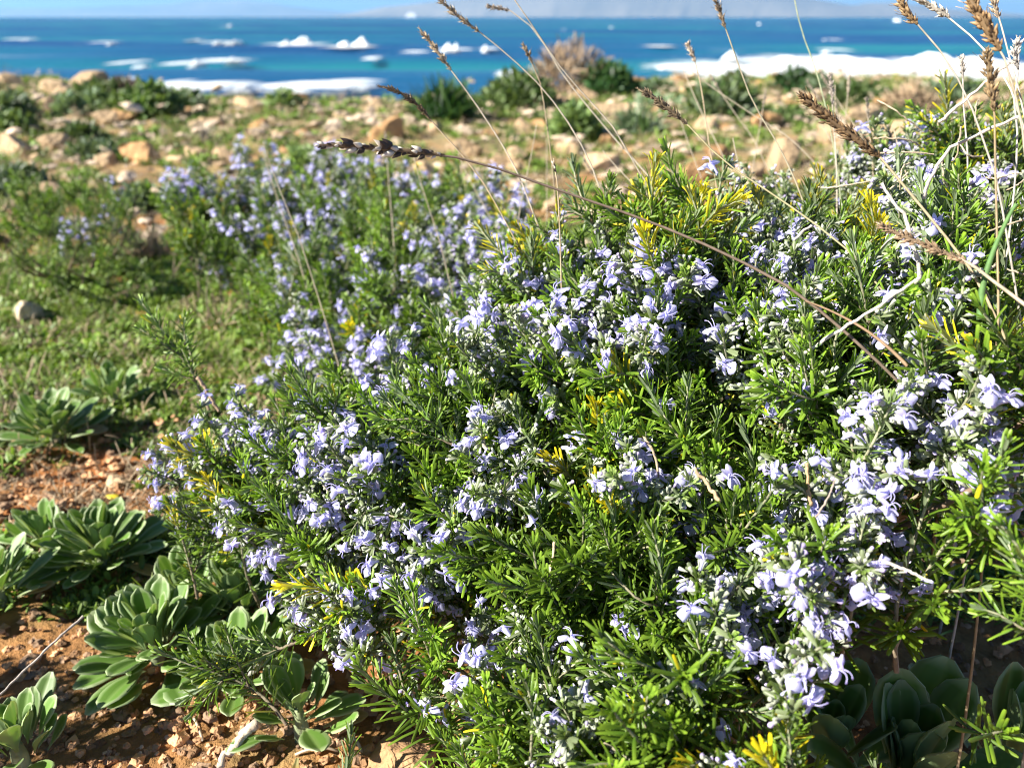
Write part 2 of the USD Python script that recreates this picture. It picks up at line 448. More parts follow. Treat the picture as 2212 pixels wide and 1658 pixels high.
def prism(mb, outline, z0, z1, c, scale=1.0):
    o = np.asarray(outline, float)
    n = len(o)
    v = np.vstack([np.c_[o, np.full(n, z0)], np.c_[o * scale, np.full(n, z1)]])
    k = np.arange(n)
    f = [np.stack([k, (k + 1) % n, (k + 1) % n + n], 1), np.stack([k, (k + 1) % n + n, k + n], 1)]
    f.append(np.array([[n, n + i, n + i + 1] for i in range(1, n - 1)]))
    mb.add(v, np.vstack(f), c)


hull = [(-30, -6), (-20, -8), (22, -8), (30, -3), (34, 0), (30, 3), (22, 8), (-20, 8), (-30, 6)]
m = MB(); prism(m, hull, -1, 8, (.82, .82, .84), 1.04); m.build('hull', 'paint', ship, smooth=False)
m = MB(); prism(m, [(-26, -7), (18, -7), (21, 0), (18, 7), (-26, 7)], 8, 13, (.85, .85, .85)); prism(m, [(-22, -6), (14, -6), (17, 0), (14, 6), (-22, 6)], 13, 17, (.85, .85, .85)); prism(m, [(-4, -5), (11, -5), (13, 0), (11, 5), (-4, 5)], 17, 20.5, (.85, .85, .85)); m.build('superstructure', 'paint', ship, smooth=False)
m = MB(); prism(m, [(-17, -2.5), (-10, -2.5), (-9, 0), (-10, 2.5), (-17, 2.5)], 17, 25, (.75, .76, .8), .95); m.build('funnel', 'paint', ship, smooth=False)
m = MB(); prism(m, [(6, -.3), (6.6, -.3), (6.6, .3), (6, .3)], 20.5, 28, (.8, .8, .8)); m.build('mast', 'paint', ship, smooth=False)

hz = MB()
bx = np.array([[x, y, z] for x in (-30000, 30000) for y in (-60, 38000) for z in (SEA_Z - 2.5, 520)], float)
hz.add(bx, tri([[0, 1, 3, 2], [4, 6, 7, 5], [0, 4, 5, 1], [2, 3, 7, 6], [0, 2, 6, 4], [1, 5, 7, 3]]), (1, 1, 1))
tag(hz.build('haze', 'haze', smooth=False), 'thin blue haze in the air over the sea', kind='stuff')

# ------------------------------------------------------------------ rosemary: flowers and sprigs (class prims that the shrubs use)
stage.CreateClassPrim('/World/Library')
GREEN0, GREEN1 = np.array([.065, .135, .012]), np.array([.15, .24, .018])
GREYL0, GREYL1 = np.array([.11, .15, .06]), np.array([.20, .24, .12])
YEL0, YEL1 = np.array([.42, .42, .02]), np.array([.78, .62, .012])
CALYX = np.array([.36, .39, .30])
MAUVE = np.array([.50, .42, .70])


def petal(mb, pts, width, c, cup=.3, side=None, n=4):
    """A petal along a line of points, width given along it, curved across."""
    pts = np.asarray(pts, float)
    t = unit(np.gradient(pts, axis=0))
    s = unit(np.asarray(side, float))
    nn = np.cross(t, s)
    a = np.linspace(-1, 1, n)
    w = np.asarray(width)[:, None, None] / 2
    v = pts[:, None] + s * a[None, :, None] * w + nn[:, None] * (cup * (a ** 2)[None, :, None]) * w
    c = np.asarray(c, float)
    vein = np.clip(1 - .34 * np.exp(-(a / .22) ** 2), 0, 1)[None, :, None] * np.array([1, 1, 1.0]) + np.zeros((len(pts), 1, 1))
    cc = (np.broadcast_to(c[:, None] if c.ndim == 2 else c, (len(pts), n, 3)) * vein ** np.array([1.0, 1.25, .4])).reshape(-1, 3)
    mb.add(v.reshape(-1, 3), grid_faces(len(pts), n), cc)


def flower_mesh(seed):
    """One flower, mouth along +x, up +z, about 13 mm."""
    r_ = np.random.default_rng(seed)
    mb = MB()
    s = .001 * r_.uniform(1.05, 1.3)
    P0, P1, P2 = np.array([.54, .50, .86]), np.array([.68, .66, .92]), np.array([.80, .79, .95])
    x = np.linspace(0, 7.5, 5)
    tube(mb, np.stack([x, 0 * x, .25 * x - .02 * x ** 2], 1) * s, np.array([1.0, 1.0, 1.3, 1.8, 2.1]) * s, np.stack([P1, P1, P2, P2, P2]), sides=6, cap=False)
    m0 = np.array([7.0, 0, .9])
    for sg in (-1, 1):
        tt = np.linspace(0, 1, 4)[:, None]
        k = r_.uniform(.8, 1.2)
        petal(mb, (m0 + np.array([.2, .5 * sg, .8]) + tt * np.array([-1.0 * k, 1.0 * sg, 4.2]) + tt ** 2 * np.array([-1.6 * k, .6 * sg, 0])) * s, np.array([2.4, 3.0, 2.8, .9]) * s, np.stack([P1, P0, P1, P2]), .5 * sg, (0.5, .8, 0), 4)
        petal(mb, (m0 + np.array([.2, 1.2 * sg, -.4]) + tt * np.array([1.8, 2.5 * sg, -.4]) + tt ** 2 * np.array([.2, .8 * sg, -2.2 * k])) * s, np.array([1.6, 2.6, 2.8, 1.2]) * s, np.stack([P1, P1, P2, P2]), .25, (.7, -.3 * sg, .8), 4)
        ang = np.linspace(0, 1, 7)[:, None]
        st = m0 + np.array([.3, .5 * sg, .3]) + ang * np.array([7.0, .5 * sg, 7.5 * k]) + ang ** 2 * np.array([-1.5, .8 * sg, -8.5])
        tube(mb, st * s, np.array([.24, .24, .22, .2, .2, .2, .4]) * s, np.stack([P1] * 6 + [np.array([.3, .25, .5])]), sides=4)
    tt = np.linspace(0, 1, 6)[:, None]
    petal(mb, (m0 + np.array([.4, 0, -.9]) + tt * np.array([5.0, 0, -.6]) + tt ** 2 * np.array([-1.6, 0, -4.8])) * s, np.array([1.6, 2.4, 5.4, 7.2, 6.4, 2.0]) * s, np.stack([P1, P1, P0, P1, P2, P2]), -.55, (0, 1, 0), 7)
    return mb


FLOWERS = [flower_mesh(40 + i) for i in range(4)]
FL_V = [(np.vstack(m.v), np.vstack(m.f), np.vstack(m.c)) for m in FLOWERS]


def shoot(mb, pts, leaf, spacing, r_, c0, c1, s0=.1, tuft=True, yellow=0., open_=72., width=.0021, felt=None, small=.5, ytop=0.):
    """Needles in crossed pairs along a line of points."""
    pts = np.asarray(pts, float)
    seg = np.r_[0, np.cumsum(np.linalg.norm(np.diff(pts, axis=0), axis=1))]
    Ltot = seg[-1]
    s = np.arange(s0 * Ltot, Ltot, spacing)
    s = Ltot * (s0 + (s / Ltot - s0) * (1.18 - .18 * (s / Ltot - s0) / (1 - s0)))
    s = s[s < Ltot]
    if len(s) < 3:
        s = np.linspace(s0 * Ltot, Ltot, 3)
    P = np.stack([np.interp(s, seg, pts[:, i]) for i in range(3)], 1)
    T = unit(np.stack([np.interp(s, seg, g) for g in unit(np.gradient(pts, axis=0)).T], 1))
    q = (s / Ltot)
    a = np.array([.3, .9, .2])
    X = unit(np.cross(T, a)); Y = np.cross(T, X)
    base, d, n, L, W, C0, C1 = [], [], [], [], [], [], []
    ph0 = r_.uniform(0, 6.28)
    for rep, (dphi, scale, extra) in enumerate(((0, 1, 0), (math.pi, 1, 0), (.25, small, -28), (math.pi + .3, small, -28))):
        keep = np.ones(len(s), bool) if rep < 2 else (r_.random(len(s)) < .62) & (q < .85)
        if not keep.any():
            continue
        k = keep.sum()
        phi = ph0 + np.arange(len(s))[keep] * (math.pi / 2) + dphi + r_.normal(0, .3, k)
        th = np.radians(np.clip(open_ * (1 - .78 * q[keep] ** 1.6) + extra + r_.normal(0, 9, k), 8, 115))
        rad_ = X[keep] * np.cos(phi)[:, None] + Y[keep] * np.sin(phi)[:, None]
        dd = T[keep] * np.cos(th)[:, None] + rad_ * np.sin(th)[:, None]
        nn = T[keep] * np.sin(th)[:, None] - rad_ * np.cos(th)[:, None]
        base.append(P[keep] + rad_ * .0008); d.append(dd); n.append(nn)
        L.append(leaf * scale * r_.uniform(.78, 1.15, k) * (1 - .55 * q[keep] ** 4))
        W.append(np.full(k, width) * r_.uniform(.85, 1.15, k) * (.85 + .15 * scale))
        v = r_.uniform(.75, 1.25, k)[:, None]
        b0, b1 = c0 * v, c1 * v
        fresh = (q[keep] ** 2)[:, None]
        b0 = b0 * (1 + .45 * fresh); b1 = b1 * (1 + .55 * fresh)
        yl = ((r_.random(k) < yellow) | ((q[keep] > .72) & (r_.random(k) < ytop)))[:, None]
        C0.append(np.where(yl, YEL0, b0)); C1.append(np.where(yl, YEL1, b1))
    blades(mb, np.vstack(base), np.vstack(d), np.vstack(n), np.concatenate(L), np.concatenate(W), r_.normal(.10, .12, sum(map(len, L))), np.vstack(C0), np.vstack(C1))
    if tuft:
        k = 7
        phi = r_.uniform(0, 6.28, k)
        th = np.radians(r_.uniform(6, 26, k))
        rad_ = X[-1] * np.cos(phi)[:, None] + Y[-1] * np.sin(phi)[:, None]
        blades(mb, np.repeat(P[-1:], k, 0), T[-1] * np.cos(th)[:, None] + rad_ * np.sin(th)[:, None], T[-1] * np.sin(th)[:, None] - rad_ * np.cos(th)[:, None], leaf * r_.uniform(.3, .62, k), width * .9, .05,
               YEL0 if ytop > .3 else c0 * 1.5, YEL1 if ytop > .3 else c1 * 1.6)
    return P, T, X, Y, q


def bend(L, lean, r_, n=8, base=(0, 0, 0), d=(0, 0, 1)):
    t = np.linspace(0, 1, n)[:, None]
    R = frame_from_z(d, r_.uniform(0, 6.28))
    w = r_.normal(0, .04, 2)
    p = np.concatenate([lean * t ** 2 + w[0] * np.sin(t * 5), w[1] * np.sin(t * 4), t * (1 - .3 * abs(lean) * t)], 1) * L
    return np.asarray(base) + p @ R.T


def make_sprig(path, kind, seed):
    """kind: leafy, yellow, flowering, budding. Grows along +z from the origin, tip near z = 0.12."""
    r_ = np.random.default_rng(seed)
    x = UsdGeom.Xform.Define(stage, path)
    stem, lf, bud = MB(), MB(), MB()
    green = kind in ('leafy', 'yellow')
    L = r_.uniform(.115, .135)
    main = bend(L, r_.uniform(-.15, .25), r_, 9)
    bark, fresh = np.array([.20, .15, .10]), np.array([.30, .31, .20])
    tube(stem, main, np.linspace(.0017, .0007, 9), np.linspace(bark, fresh, 9), 5)
    yellow, ytop = (.05, 0.) if kind != 'yellow' else (.18, .75)
    flowers = []
    if kind == 'plain':
        shoot(lf, main, r_.uniform(.019, .024), .0065, r_, GREEN0, GREEN1, .2, small=.01)
    elif green:
        shoot(lf, main, r_.uniform(.019, .025), .0042, r_, GREEN0, GREEN1, .12, yellow=yellow * .5, ytop=ytop)
        for _ in range(r_.integers(3, 6)):
            q = r_.uniform(.25, .72)
            b = main[int(q * 8)]
            a = r_.uniform(0, 6.28)
            d = np.array([math.cos(a) * .75, math.sin(a) * .75, 1.0])
            p = bend(r_.uniform(.035, .06), r_.uniform(-.25, .1), r_, 6, b, d)
            tube(stem, p, np.linspace(.0011, .0006, 6), np.linspace(bark, fresh, 6), 4)
            shoot(lf, p, r_.uniform(.014, .020), .0040, r_, GREEN0, GREEN1, .15, yellow=yellow * .4, ytop=ytop * .3)
    else:
        g = .55 if kind == 'budding' else .35
        c0, c1 = GREEN0 * (1 - g) + GREYL0 * g, GREEN1 * (1 - g) + GREYL1 * g
        lines = [main]
        shoot(lf, main, r_.uniform(.012, .016), .0052, r_, c0, c1, .1, yellow=.02, open_=80, small=.7)
        for _ in range(r_.integers(3, 6)):
            q = r_.uniform(.2, .75)
            a = r_.uniform(0, 6.28)
            p = bend(r_.uniform(.03, .055), r_.uniform(-.2, .2), r_, 6, main[int(q * 8)], (math.cos(a) * .9, math.sin(a) * .9, 1.0))
            tube(stem, p, np.linspace(.0011, .0006, 6), np.linspace(bark, fresh, 6), 4)
            shoot(lf, p, r_.uniform(.010, .014), .0050, r_, c0, c1, .15, open_=80, small=.7)
            lines.append(p)
        want = {'flowering': r_.integers(11, 17), 'budding': r_.integers(1, 4)}[kind]
        spots = []
        for p in lines:
            n = 7 if p is main else 3
            for q in np.linspace(.42 if p is main else .4, .98, n):
                i = min(int(q * (len(p) - 1)), len(p) - 2)
                T = unit(p[i + 1] - p[i])
                P = p[i] + (p[i + 1] - p[i]) * (q * (len(p) - 1) - i)
                for _ in range(2):
                    R = frame_from_z(T, r_.uniform(0, 6.28))
                    rad_ = R[:, 0]
                    k = r_.integers(2, 6)
                    dd = unit(rad_ * 1.0 + T * r_.uniform(.1, .9, k)[:, None] + r_.normal(0, .45, (k, 3)))
                    base = P + rad_ * .0015 + dd * r_.uniform(.001, .006, k)[:, None]
                    v = r_.uniform(.75, 1.2, k)[:, None]
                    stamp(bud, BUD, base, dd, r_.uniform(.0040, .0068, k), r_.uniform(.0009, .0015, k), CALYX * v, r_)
                    op = r_.random(k) < .22
                    if op.any():
                        stamp(bud, KNOB, (base + dd * .004)[op], dd[op], r_.uniform(.0028, .0045, op.sum()), r_.uniform(.0011, .0017, op.sum()), (MAUVE * v)[op], r_)
                    kk = 2
                    d2 = unit(rad_ * 1.2 + T * r_.uniform(-.1, .7, kk)[:, None] + r_.normal(0, .5, (kk, 3)))
                    g2 = np.array([.21, .26, .13]) * r_.uniform(.7, 1.25, kk)[:, None]
                    blades(lf, np.repeat(P[None] + rad_ * .001, kk, 0), d2, unit(T - rad_ * .3 + r_.normal(0, .3, (kk, 3))), r_.uniform(.006, .012, kk), .0028, .1, g2, g2 * 1.25)
                    spots.append((P, rad_, T))
        r_.shuffle(spots)
        for P, rad_, T in spots[:want]:
            d = unit(rad_ + T * r_.uniform(0, .8))
            up = unit(T + r_.normal(0, .25, 3))
            y = unit(np.cross(up, d)); zz = np.cross(d, y)
            v, f, c = FL_V[r_.integers(0, 4)]
            sc = r_.uniform(.85, 1.15)
            flowers.append((P + d * .004 + (v @ np.stack([d, y, zz])) * sc, f, c * r_.uniform(.88, 1.1)))
    stem.build('stem', 'wood', x)
    lf.build('needles', 'needle', x)
    if bud.n:
        bud.build('calyx_foliage', 'felt', x)
    for v, f, c in flowers:
        MB().add(v, f, c).build('flower', 'petal', x)
    return x


KINDS = {}
for kind, count in (('leafy', 7), ('yellow', 3), ('flowering', 7), ('budding', 5), ('plain', 4)):
    for i in range(count):
        p = f'/World/Library/{kind}_sprig_{i:03d}'
        make_sprig(p, kind, 100 + 37 * i + sum(map(ord, kind)))
        KINDS.setdefault(kind, []).append(p)
ALL_SPRIGS = sum(KINDS.values(), [])


def sprig_part(shrub, loc, kind, R, pos, s, r_):
    src = KINDS[kind][r_.integers(0, len(KINDS[kind]))]
    x = UsdGeom.Xform.Define(stage, numbered(path_of(shrub), 'sprig'))
    x.AddTransformOp().Set(gfm(R, np.asarray(pos) - loc, s))
    x.GetPrim().GetReferences().AddInternalReference(src)
    x.GetPrim().SetInstanceable(True)
    return x


def quats(R):
    """Half quaternions of many rotation matrices (columns = axes)."""
    from scipy.spatial.transform import Rotation
    q = Rotation.from_matrix(R).as_quat()
    return Vt.QuathArray([Gf.Quath(float(a[3]), float(a[0]), float(a[1]), float(a[2])) for a in q])


def scatter(path, protos, idx, pos, R, scale):
    pi = UsdGeom.PointInstancer.Define(stage, path)
    targets = []
    for i, src in enumerate(protos):
        pp = UsdGeom.Xform.Define(stage, f'{path}/source_{i:03d}')
        pp.GetPrim().GetReferences().AddInternalReference(src)
        targets.append(pp.GetPath())
    pi.CreatePrototypesRel().SetTargets(targets)
    pi.CreateProtoIndicesAttr(Vt.IntArray.FromNumpy(np.asarray(idx, np.int32)))
    pi.CreatePositionsAttr(Vt.Vec3fArray.FromNumpy(np.asarray(pos, np.float32)))
    pi.CreateScalesAttr(Vt.Vec3fArray.FromNumpy(np.repeat(np.asarray(scale, np.float32)[:, None], 3, 1)))
    pi.CreateOrientationsAttr(quats(R))
    return pi


# which kind of sprig grows where, read off the photograph
SPOTS = {
    'flowering': [(600, 900), (620, 980), (540, 1200), (870, 1150), (940, 1330), (780, 1430), (1120, 1050), (1080, 1280), (1220, 1380), (1570, 760), (1800, 740), (1830, 900), (1870, 1080), (1780, 1160), (1600, 1200), (1530, 1260),
                  (1740, 1440), (2100, 1400), (2080, 860), (2110, 940), (1430, 1000), (1380, 950), (1180, 960), (1000, 860), (760, 850), (1200, 520), (1430, 560), (2050, 450), (1790, 450), (2180, 1200), (960, 1520), (1640, 1300), (1700, 1250),
                  (470, 880), (360, 1000), (1070, 660), (1280, 630), (1940, 1090), (1960, 870), (2180, 1480), (1230, 1490), (1450, 780), (2050, 620), (1680, 500), (530, 1030), (1130, 1130), (1850, 1000), (1900, 600), (1750, 560), (1960, 560), (2110, 560)],
    'leafy': [(1270, 400), (1850, 580), (2140, 700), (1330, 620), (1050, 600), (900, 960), (880, 900), (1400, 870), (1330, 1180), (1000, 1130), (1050, 1580), (1350, 1480), (1300, 1600), (1200, 750), (430, 1450), (640, 800), (340, 740),
              (2150, 1310), (1500, 1100), (600, 1080), (960, 980), (1150, 1560), (1450, 1580), (1450, 1400), (1180, 880), (1330, 760), (1000, 1200), (2000, 1150), (700, 1100), (820, 1200), (1430, 680), (1600, 1000), (1560, 620), (2160, 1000), (1500, 850), (1700, 620), (560, 1380), (1380, 1290), (1230, 1200), (850, 1280), (1650, 1080)],
    'yellow': [(1510, 470), (1640, 1560), (420, 1020), (1060, 500), (1200, 450), (2150, 720), (1850, 540), (640, 1290), (1230, 1000), (1900, 420), (2050, 300), (1750, 400), (2180, 330), (1400, 800)],
    'budding': [(1180, 1010), (1050, 780), (1570, 1290), (1800, 870), (1640, 720), (1900, 500), (1500, 1170), (1250, 1320), (2150, 1150), (2000, 950), (1300, 520), (1900, 380), (2100, 420), (1700, 470), (1980, 320), (2190, 420), (2060, 500), (1880, 660), (2000, 700), (580, 1170), (1420, 1440), (1850, 820), (2170, 620), (2060, 780), (1640, 820), (720, 1180), (1680, 1180), (1500, 1350), (2150, 1560), (1760, 640), (1980, 620), (2200, 900), (780, 1310)]}
SPOT_XY = np.array(sum(SPOTS.values(), []), float)
SPOT_KIND = np.array(sum(([k] * len(v) for k, v in SPOTS.items()), []))
SPOT_TREE = cKDTree(SPOT_XY)
HOLES = [(1965, 1340, 175, 180), (1980, 1500, 260, 150), (880, 1420, 75, 60), (700, 1130, 70, 50), (1000, 1420, 50, 60), (460, 1180, 70, 50), (1480, 1540, 30, 60), (1760, 1540, 50, 40), (1680, 960, 60, 50), (1640, 870, 60, 40), (1040, 1010, 50, 40), (1450, 1080, 60, 50), (760, 740, 60, 40), (1230, 1110, 60, 40)]


def kind_at(p, r_, weights):
    (uv,), _ = project(p)
    if r_.random() < weights.get('own', 0):
        ks = [k for k in weights if k != 'own']
        w = np.array([weights[k] for k in ks], float)
        return ks[r_.choice(len(ks), p=w / w.sum())]
    _, i = SPOT_TREE.query(uv, k=2)
    return SPOT_KIND[i[0] if r_.random() < .8 else i[1]]


def in_hole(p):
    uv, _ = project(p)
    bad = np.zeros(len(uv), bool)
    for x, y, a, b in HOLES:
        bad |= ((uv[:, 0] - x) / a) ** 2 + ((uv[:, 1] - y) / b) ** 2 < 1
    return bad


def grow(name, label, controls, outline, spacing, layers, weights, seed, root, parts=300, rough=.022, lean=(0, 0, 0), scale=(.95, 1.25), holes=True, group=None, name_fix=False, shrink=0., world=False):
    """A shrub whose outer surface passes through the control points (px, py, range); sprigs end on it and fill it."""
    r_ = np.random.default_rng(seed)
    C = np.array([at(*c) for c in controls]) if not world else np.asarray(controls, float)
    surf = RBFInterpolator(C[:, :2], C[:, 2], kernel='thin_plate_spline', smoothing=2e-4)
    O = np.array([at(*c)[:2] for c in outline]) if not world else np.asarray(outline, float)
    from shapely.geometry import Polygon, Point
    from shapely import contains_xy
    poly = Polygon(O).buffer(0).buffer(-shrink)
    x0, y0, x1, y1 = poly.bounds
    sh = thing(name, label, 'shrub', (root[0], root[1], GZ(*root[:2])), group)
    loc = np.array([root[0], root[1], GZ(*root[:2])])
    rows = []
    for li, (dz, f) in enumerate(layers):
        sp = spacing * f
        gx, gy = np.meshgrid(np.arange(x0, x1, sp), np.arange(y0, y1, sp))
        p = np.stack([gx.ravel(), gy.ravel()], 1) + r_.uniform(-.5, .5, (gx.size, 2)) * sp
        p = p[contains_xy(poly, p[:, 0], p[:, 1])]
        z = surf(p)
        e = .01
        gxn = (surf(p + [e, 0]) - z) / e
        gyn = (surf(p + [0, e]) - z) / e
        nrm = unit(np.stack([-gxn, -gyn, np.ones(len(p))], 1))
        tip = np.c_[p, z] - nrm * dz + nrm * (r_.normal(0, rough, len(p)) + rough * 1.2 * noise2(p[:, 0], p[:, 1], 9, seed))[:, None]
        keep = tip[:, 2] > ground_z(tip[:, 0], tip[:, 1]) + .015
        if holes:
            keep &= ~in_hole(tip)
        tip, nrm = tip[keep], nrm[keep]
        out = unit(np.c_[tip[:, :2] - loc[:2], np.full(len(tip), .1)])
        d = unit(nrm * .75 + np.array([0, 0, .8]) + out * .35 + np.asarray(lean) + r_.normal(0, .38, (len(tip), 3)))
        s = r_.uniform(*scale, len(tip))
        for t, dd, ss in zip(tip, d, s):
            rows.append((li, t, dd, ss))
    uv, w = project(np.array([r[1] for r in rows]))
    vis = (uv[:, 0] > -80) & (uv[:, 0] < 2290) & (uv[:, 1] > -60) & (uv[:, 1] < 1760) & (w > 0)
    order = np.argsort(np.array([r[0] * .06 for r in rows]) + w + np.where(vis, 0, 10))
    rest = ([], [], [], [])
    nparts = 0
    for j in order:
        li, t, dd, ss = rows[j]
        kind = kind_at(t, r_, weights) if li == 0 else 'plain'
        if name_fix and ((kind == 'budding' and r_.random() < .5) or (kind == 'flowering' and r_.random() < .16)):
            kind = 'leafy'
        R = frame_from_z(dd, r_.uniform(0, 6.28))
        base = t - dd * .12 * ss
        if vis[j] and li == 0 and nparts < parts:
            sprig_part(sh, loc, kind, R, base, ss, r_)
            nparts += 1
        else:
            src = KINDS[kind][r_.integers(0, len(KINDS[kind]))]
            rest[0].append(ALL_SPRIGS.index(src)); rest[1].append(base - loc); rest[2].append(R); rest[3].append(ss)
    if rest[0]:
        pi = scatter(path_of(sh) + '/foliage', ALL_SPRIGS, rest[0], rest[1], np.array(rest[2]), rest[3])
        tag(pi, kind='stuff')
    tips = np.array([r[1] for r in rows if r[0] >= 1])
    for k in range(9):
        t = tips[r_.integers(0, len(tips))]
        b = loc + np.r_[r_.normal(0, .02, 2), -.02]
        mid = (b + t) / 2 + np.r_[r_.normal(0, .03, 2), -.02]
        m = MB()
        tube(m, curve([b, mid, t], 9), np.linspace(.006, .0016, 9), (.17, .12, .08), 6)
        m.build('branch', 'wood', sh, loc)
    print(name, len(rows), nparts)
    return sh, loc, r_


def hero(sh, loc, r_, kind, tip, base, r0, r1=None, label=None):
    """One sprig at a place read off the photograph: tip and base in the view, range of each."""
    a, b = at(*base, r1 or r0), at(*tip, r0)
    d = unit(b - a)
    L = max(np.linalg.norm(b - a), .13)
    a = b - d * L
    x = sprig_part(sh, loc, kind, frame_from_z(d, r_.uniform(0, 6.28)), a, L / .125, r_)
    if label:
        tag(x, label)


M_CONTROLS = [(900, 1690, .62), (1250, 1690, .54), (1700, 1690, .52), (2240, 1690, .50), (700, 1420, .71), (1000, 1400, .62), (1400, 1400, .55), (1800, 1400, .53), (2230, 1400, .51), (480, 1180, .80), (800, 1150, .68), (1200, 1150, .60), (1600, 1150, .57),
              (2230, 1150, .55), (260, 990, .90), (330, 910, .92), (600, 950, .79), (1000, 900, .69), (1400, 900, .64), (1800, 900, .61), (2230, 900, .59), (700, 780, .88), (1000, 680, .82), (1300, 650, .72), (1700, 650, .68), (2230, 650, .66), (1080, 520, .88), (1300, 480, .78), (1700, 490, .77), (2230, 490, .76), (1260, 430, .85), (1800, 480, .85), (2230, 470, .88)]
M_OUT = [(880, 1720, .62), (700, 1440, .71), (470, 1240, .80), (240, 1030, .90), (330, 900, .92), (640, 890, .86), (830, 830, .84), (980, 650, .84), (1080, 530, .89), (1250, 440, .86), (1500, 480, .84), (1800, 490, .86), (2260, 470, .90), (2320, 900, .58), (2320, 1400, .50), (2300, 1740, .48), (1700, 1760, .49), (1250, 1760, .52)]
LAYERS = [(0, 1.0), (.045, 1.25), (.10, 1.7)]
main_shrub = grow('rosemary_shrub', 'large mauve flowering rosemary shrub, sharpest and closest, behind the broad leaved rosettes', M_CONTROLS, M_OUT, .0255, LAYERS, {'own': .12, 'leafy': .45, 'flowering': .3, 'budding': .25}, 5, (.12, .72), holes=True, name_fix=True, shrink=.022)
for kind, tip, base, r0, r1 in [('leafy', (318, 660), (452, 885), .98, .95), ('leafy', (1262, 350), (1300, 500), .80, .80), ('yellow', (1040, 490), (1150, 640), .78, .76), ('yellow', (1515, 425), (1530, 590), .72, .72), ('leafy', (1850, 520), (1870, 690), .62, .64),
                                ('leafy', (2130, 640), (2170, 800), .60, .62), ('leafy', (838, 850), (960, 1010), .70, .70), ('leafy', (880, 840), (985, 990), .69, .69), ('leafy', (1385, 840), (1460, 960), .60, .62), ('leafy', (1040, 1480), (1130, 1640), .60, .62),
                                ('leafy', (1320, 1100), (1370, 1260), .57, .6), ('yellow', (1590, 1520), (1700, 1690), .52, .55), ('leafy', (380, 1360), (520, 1480), .80, .78), ('leafy', (370, 1490), (500, 1440), .80, .78), ('yellow', (395, 1010), (500, 1080), .84, .84),
                                ('leafy', (640, 770), (700, 900), .86, .86), ('leafy', (1240, 1400), (1420, 1520), .55, .57), ('leafy', (1350, 700), (1450, 830), .66, .68), ('leafy', (1080, 560), (1200, 700), .80, .80), ('leafy', (960, 600), (1050, 720), 1.0, .98), ('flowering', (480, 860), (560, 960), .86, .86), ('yellow', (2150, 660), (2200, 820), .58, .6),
                                ('leafy', (1230, 1080), (1330, 1200), .60, .62), ('leafy', (700, 1610), (720, 1700), .74, .74)]:
    hero(*main_shrub, kind, tip, base, r0, r1)

R_CONTROLS = [(1600, 520, .98), (1900, 480, .95), (2230, 470, .92), (1700, 430, 1.05), (1900, 350, 1.06), (2230, 310, 1.02), (1780, 380, 1.15), (2000, 300, 1.15), (2230, 255, 1.15), (1550, 470, 1.1)]
R_OUT = [(1540, 500, 1.0), (1700, 420, 1.15), (1850, 330, 1.2), (2060, 275, 1.22), (2270, 245, 1.25), (2290, 480, .92), (1900, 520, .92), (1600, 560, .94)]
grow('rosemary_shrub', 'grey budding rosemary shrub with yellowing tips, among the dry grass stalks', R_CONTROLS, R_OUT, .030, LAYERS[:3], {'own': .75, 'budding': .5, 'yellow': .3, 'leafy': .1, 'flowering': .12}, 6, (.55, .95), holes=False, parts=120)
C_CONTROLS = [(600, 800, 1.22), (800, 800, 1.10), (1020, 760, 1.06), (620, 650, 1.40), (820, 600, 1.36), (1040, 560, 1.25), (380, 480, 1.80), (560, 480, 1.75), (800, 430, 1.80), (1000, 450, 1.60), (380, 420, 2.0), (640, 390, 2.0), (950, 410, 1.80), (1100, 450, 1.45), (620, 840, 1.22), (560, 560, 1.66)]
C_OUT = [(640, 830, 1.24), (600, 700, 1.4), (520, 580, 1.66), (360, 520, 1.85), (360, 400, 2.1), (640, 370, 2.1), (960, 390, 1.9), (1150, 430, 1.5), (1130, 600, 1.15), (1010, 800, 1.05), (820, 840, 1.1)]
grow('rosemary_shrub', 'low spreading rosemary covered in violet flowers, out of focus beside the grassy patch', C_CONTROLS, C_OUT, .042, LAYERS[:2], {'own': .95, 'flowering': .42, 'leafy': .5, 'yellow': .06}, 7, (-.25, 1.45), holes=False, parts=220, scale=(1., 1.4), rough=.03)
G_CONTROLS = [(-60, 590, 1.85), (150, 560, 1.9), (330, 560, 1.85), (-60, 480, 2.1), (150, 460, 2.1), (350, 460, 2.1), (-60, 410, 2.35), (150, 400, 2.4), (350, 400, 2.35)]
G_OUT = [(-90, 600, 1.85), (100, 580, 1.9), (300, 590, 1.85), (370, 480, 2.1), (360, 395, 2.45), (100, 390, 2.5), (-90, 400, 2.45)]
grow('rosemary_shrub', 'dense dark green rosemary with almost no flowers, behind the grassy patch', G_CONTROLS, G_OUT, .055, LAYERS[:2], {'own': 1, 'flowering': .06, 'leafy': .9, 'yellow': .03}, 8, (-1.1, 2.0), holes=False, parts=100, scale=(.7, 1.0), rough=.02, shrink=.07)

a_ = np.linspace(0, 2 * np.pi, 14, endpoint=False)
grow('rosemary_shrub', 'small rosemary shrub beside the rosettes, shading the littered soil', np.vstack([[[-.82, .42, .26]], np.c_[-.82 + .09 * np.cos(a_), .42 + .08 * np.sin(a_), .22 + 0 * a_], np.c_[-.82 + .15 * np.cos(a_), .42 + .13 * np.sin(a_), .08 + 0 * a_]]),
     np.c_[-.82 + .14 * np.cos(a_), .42 + .12 * np.sin(a_)], .03, LAYERS[:2], {'own': 1, 'leafy': .8, 'flowering': .2}, 9, (-.82, .42), holes=False, parts=20, world=True)

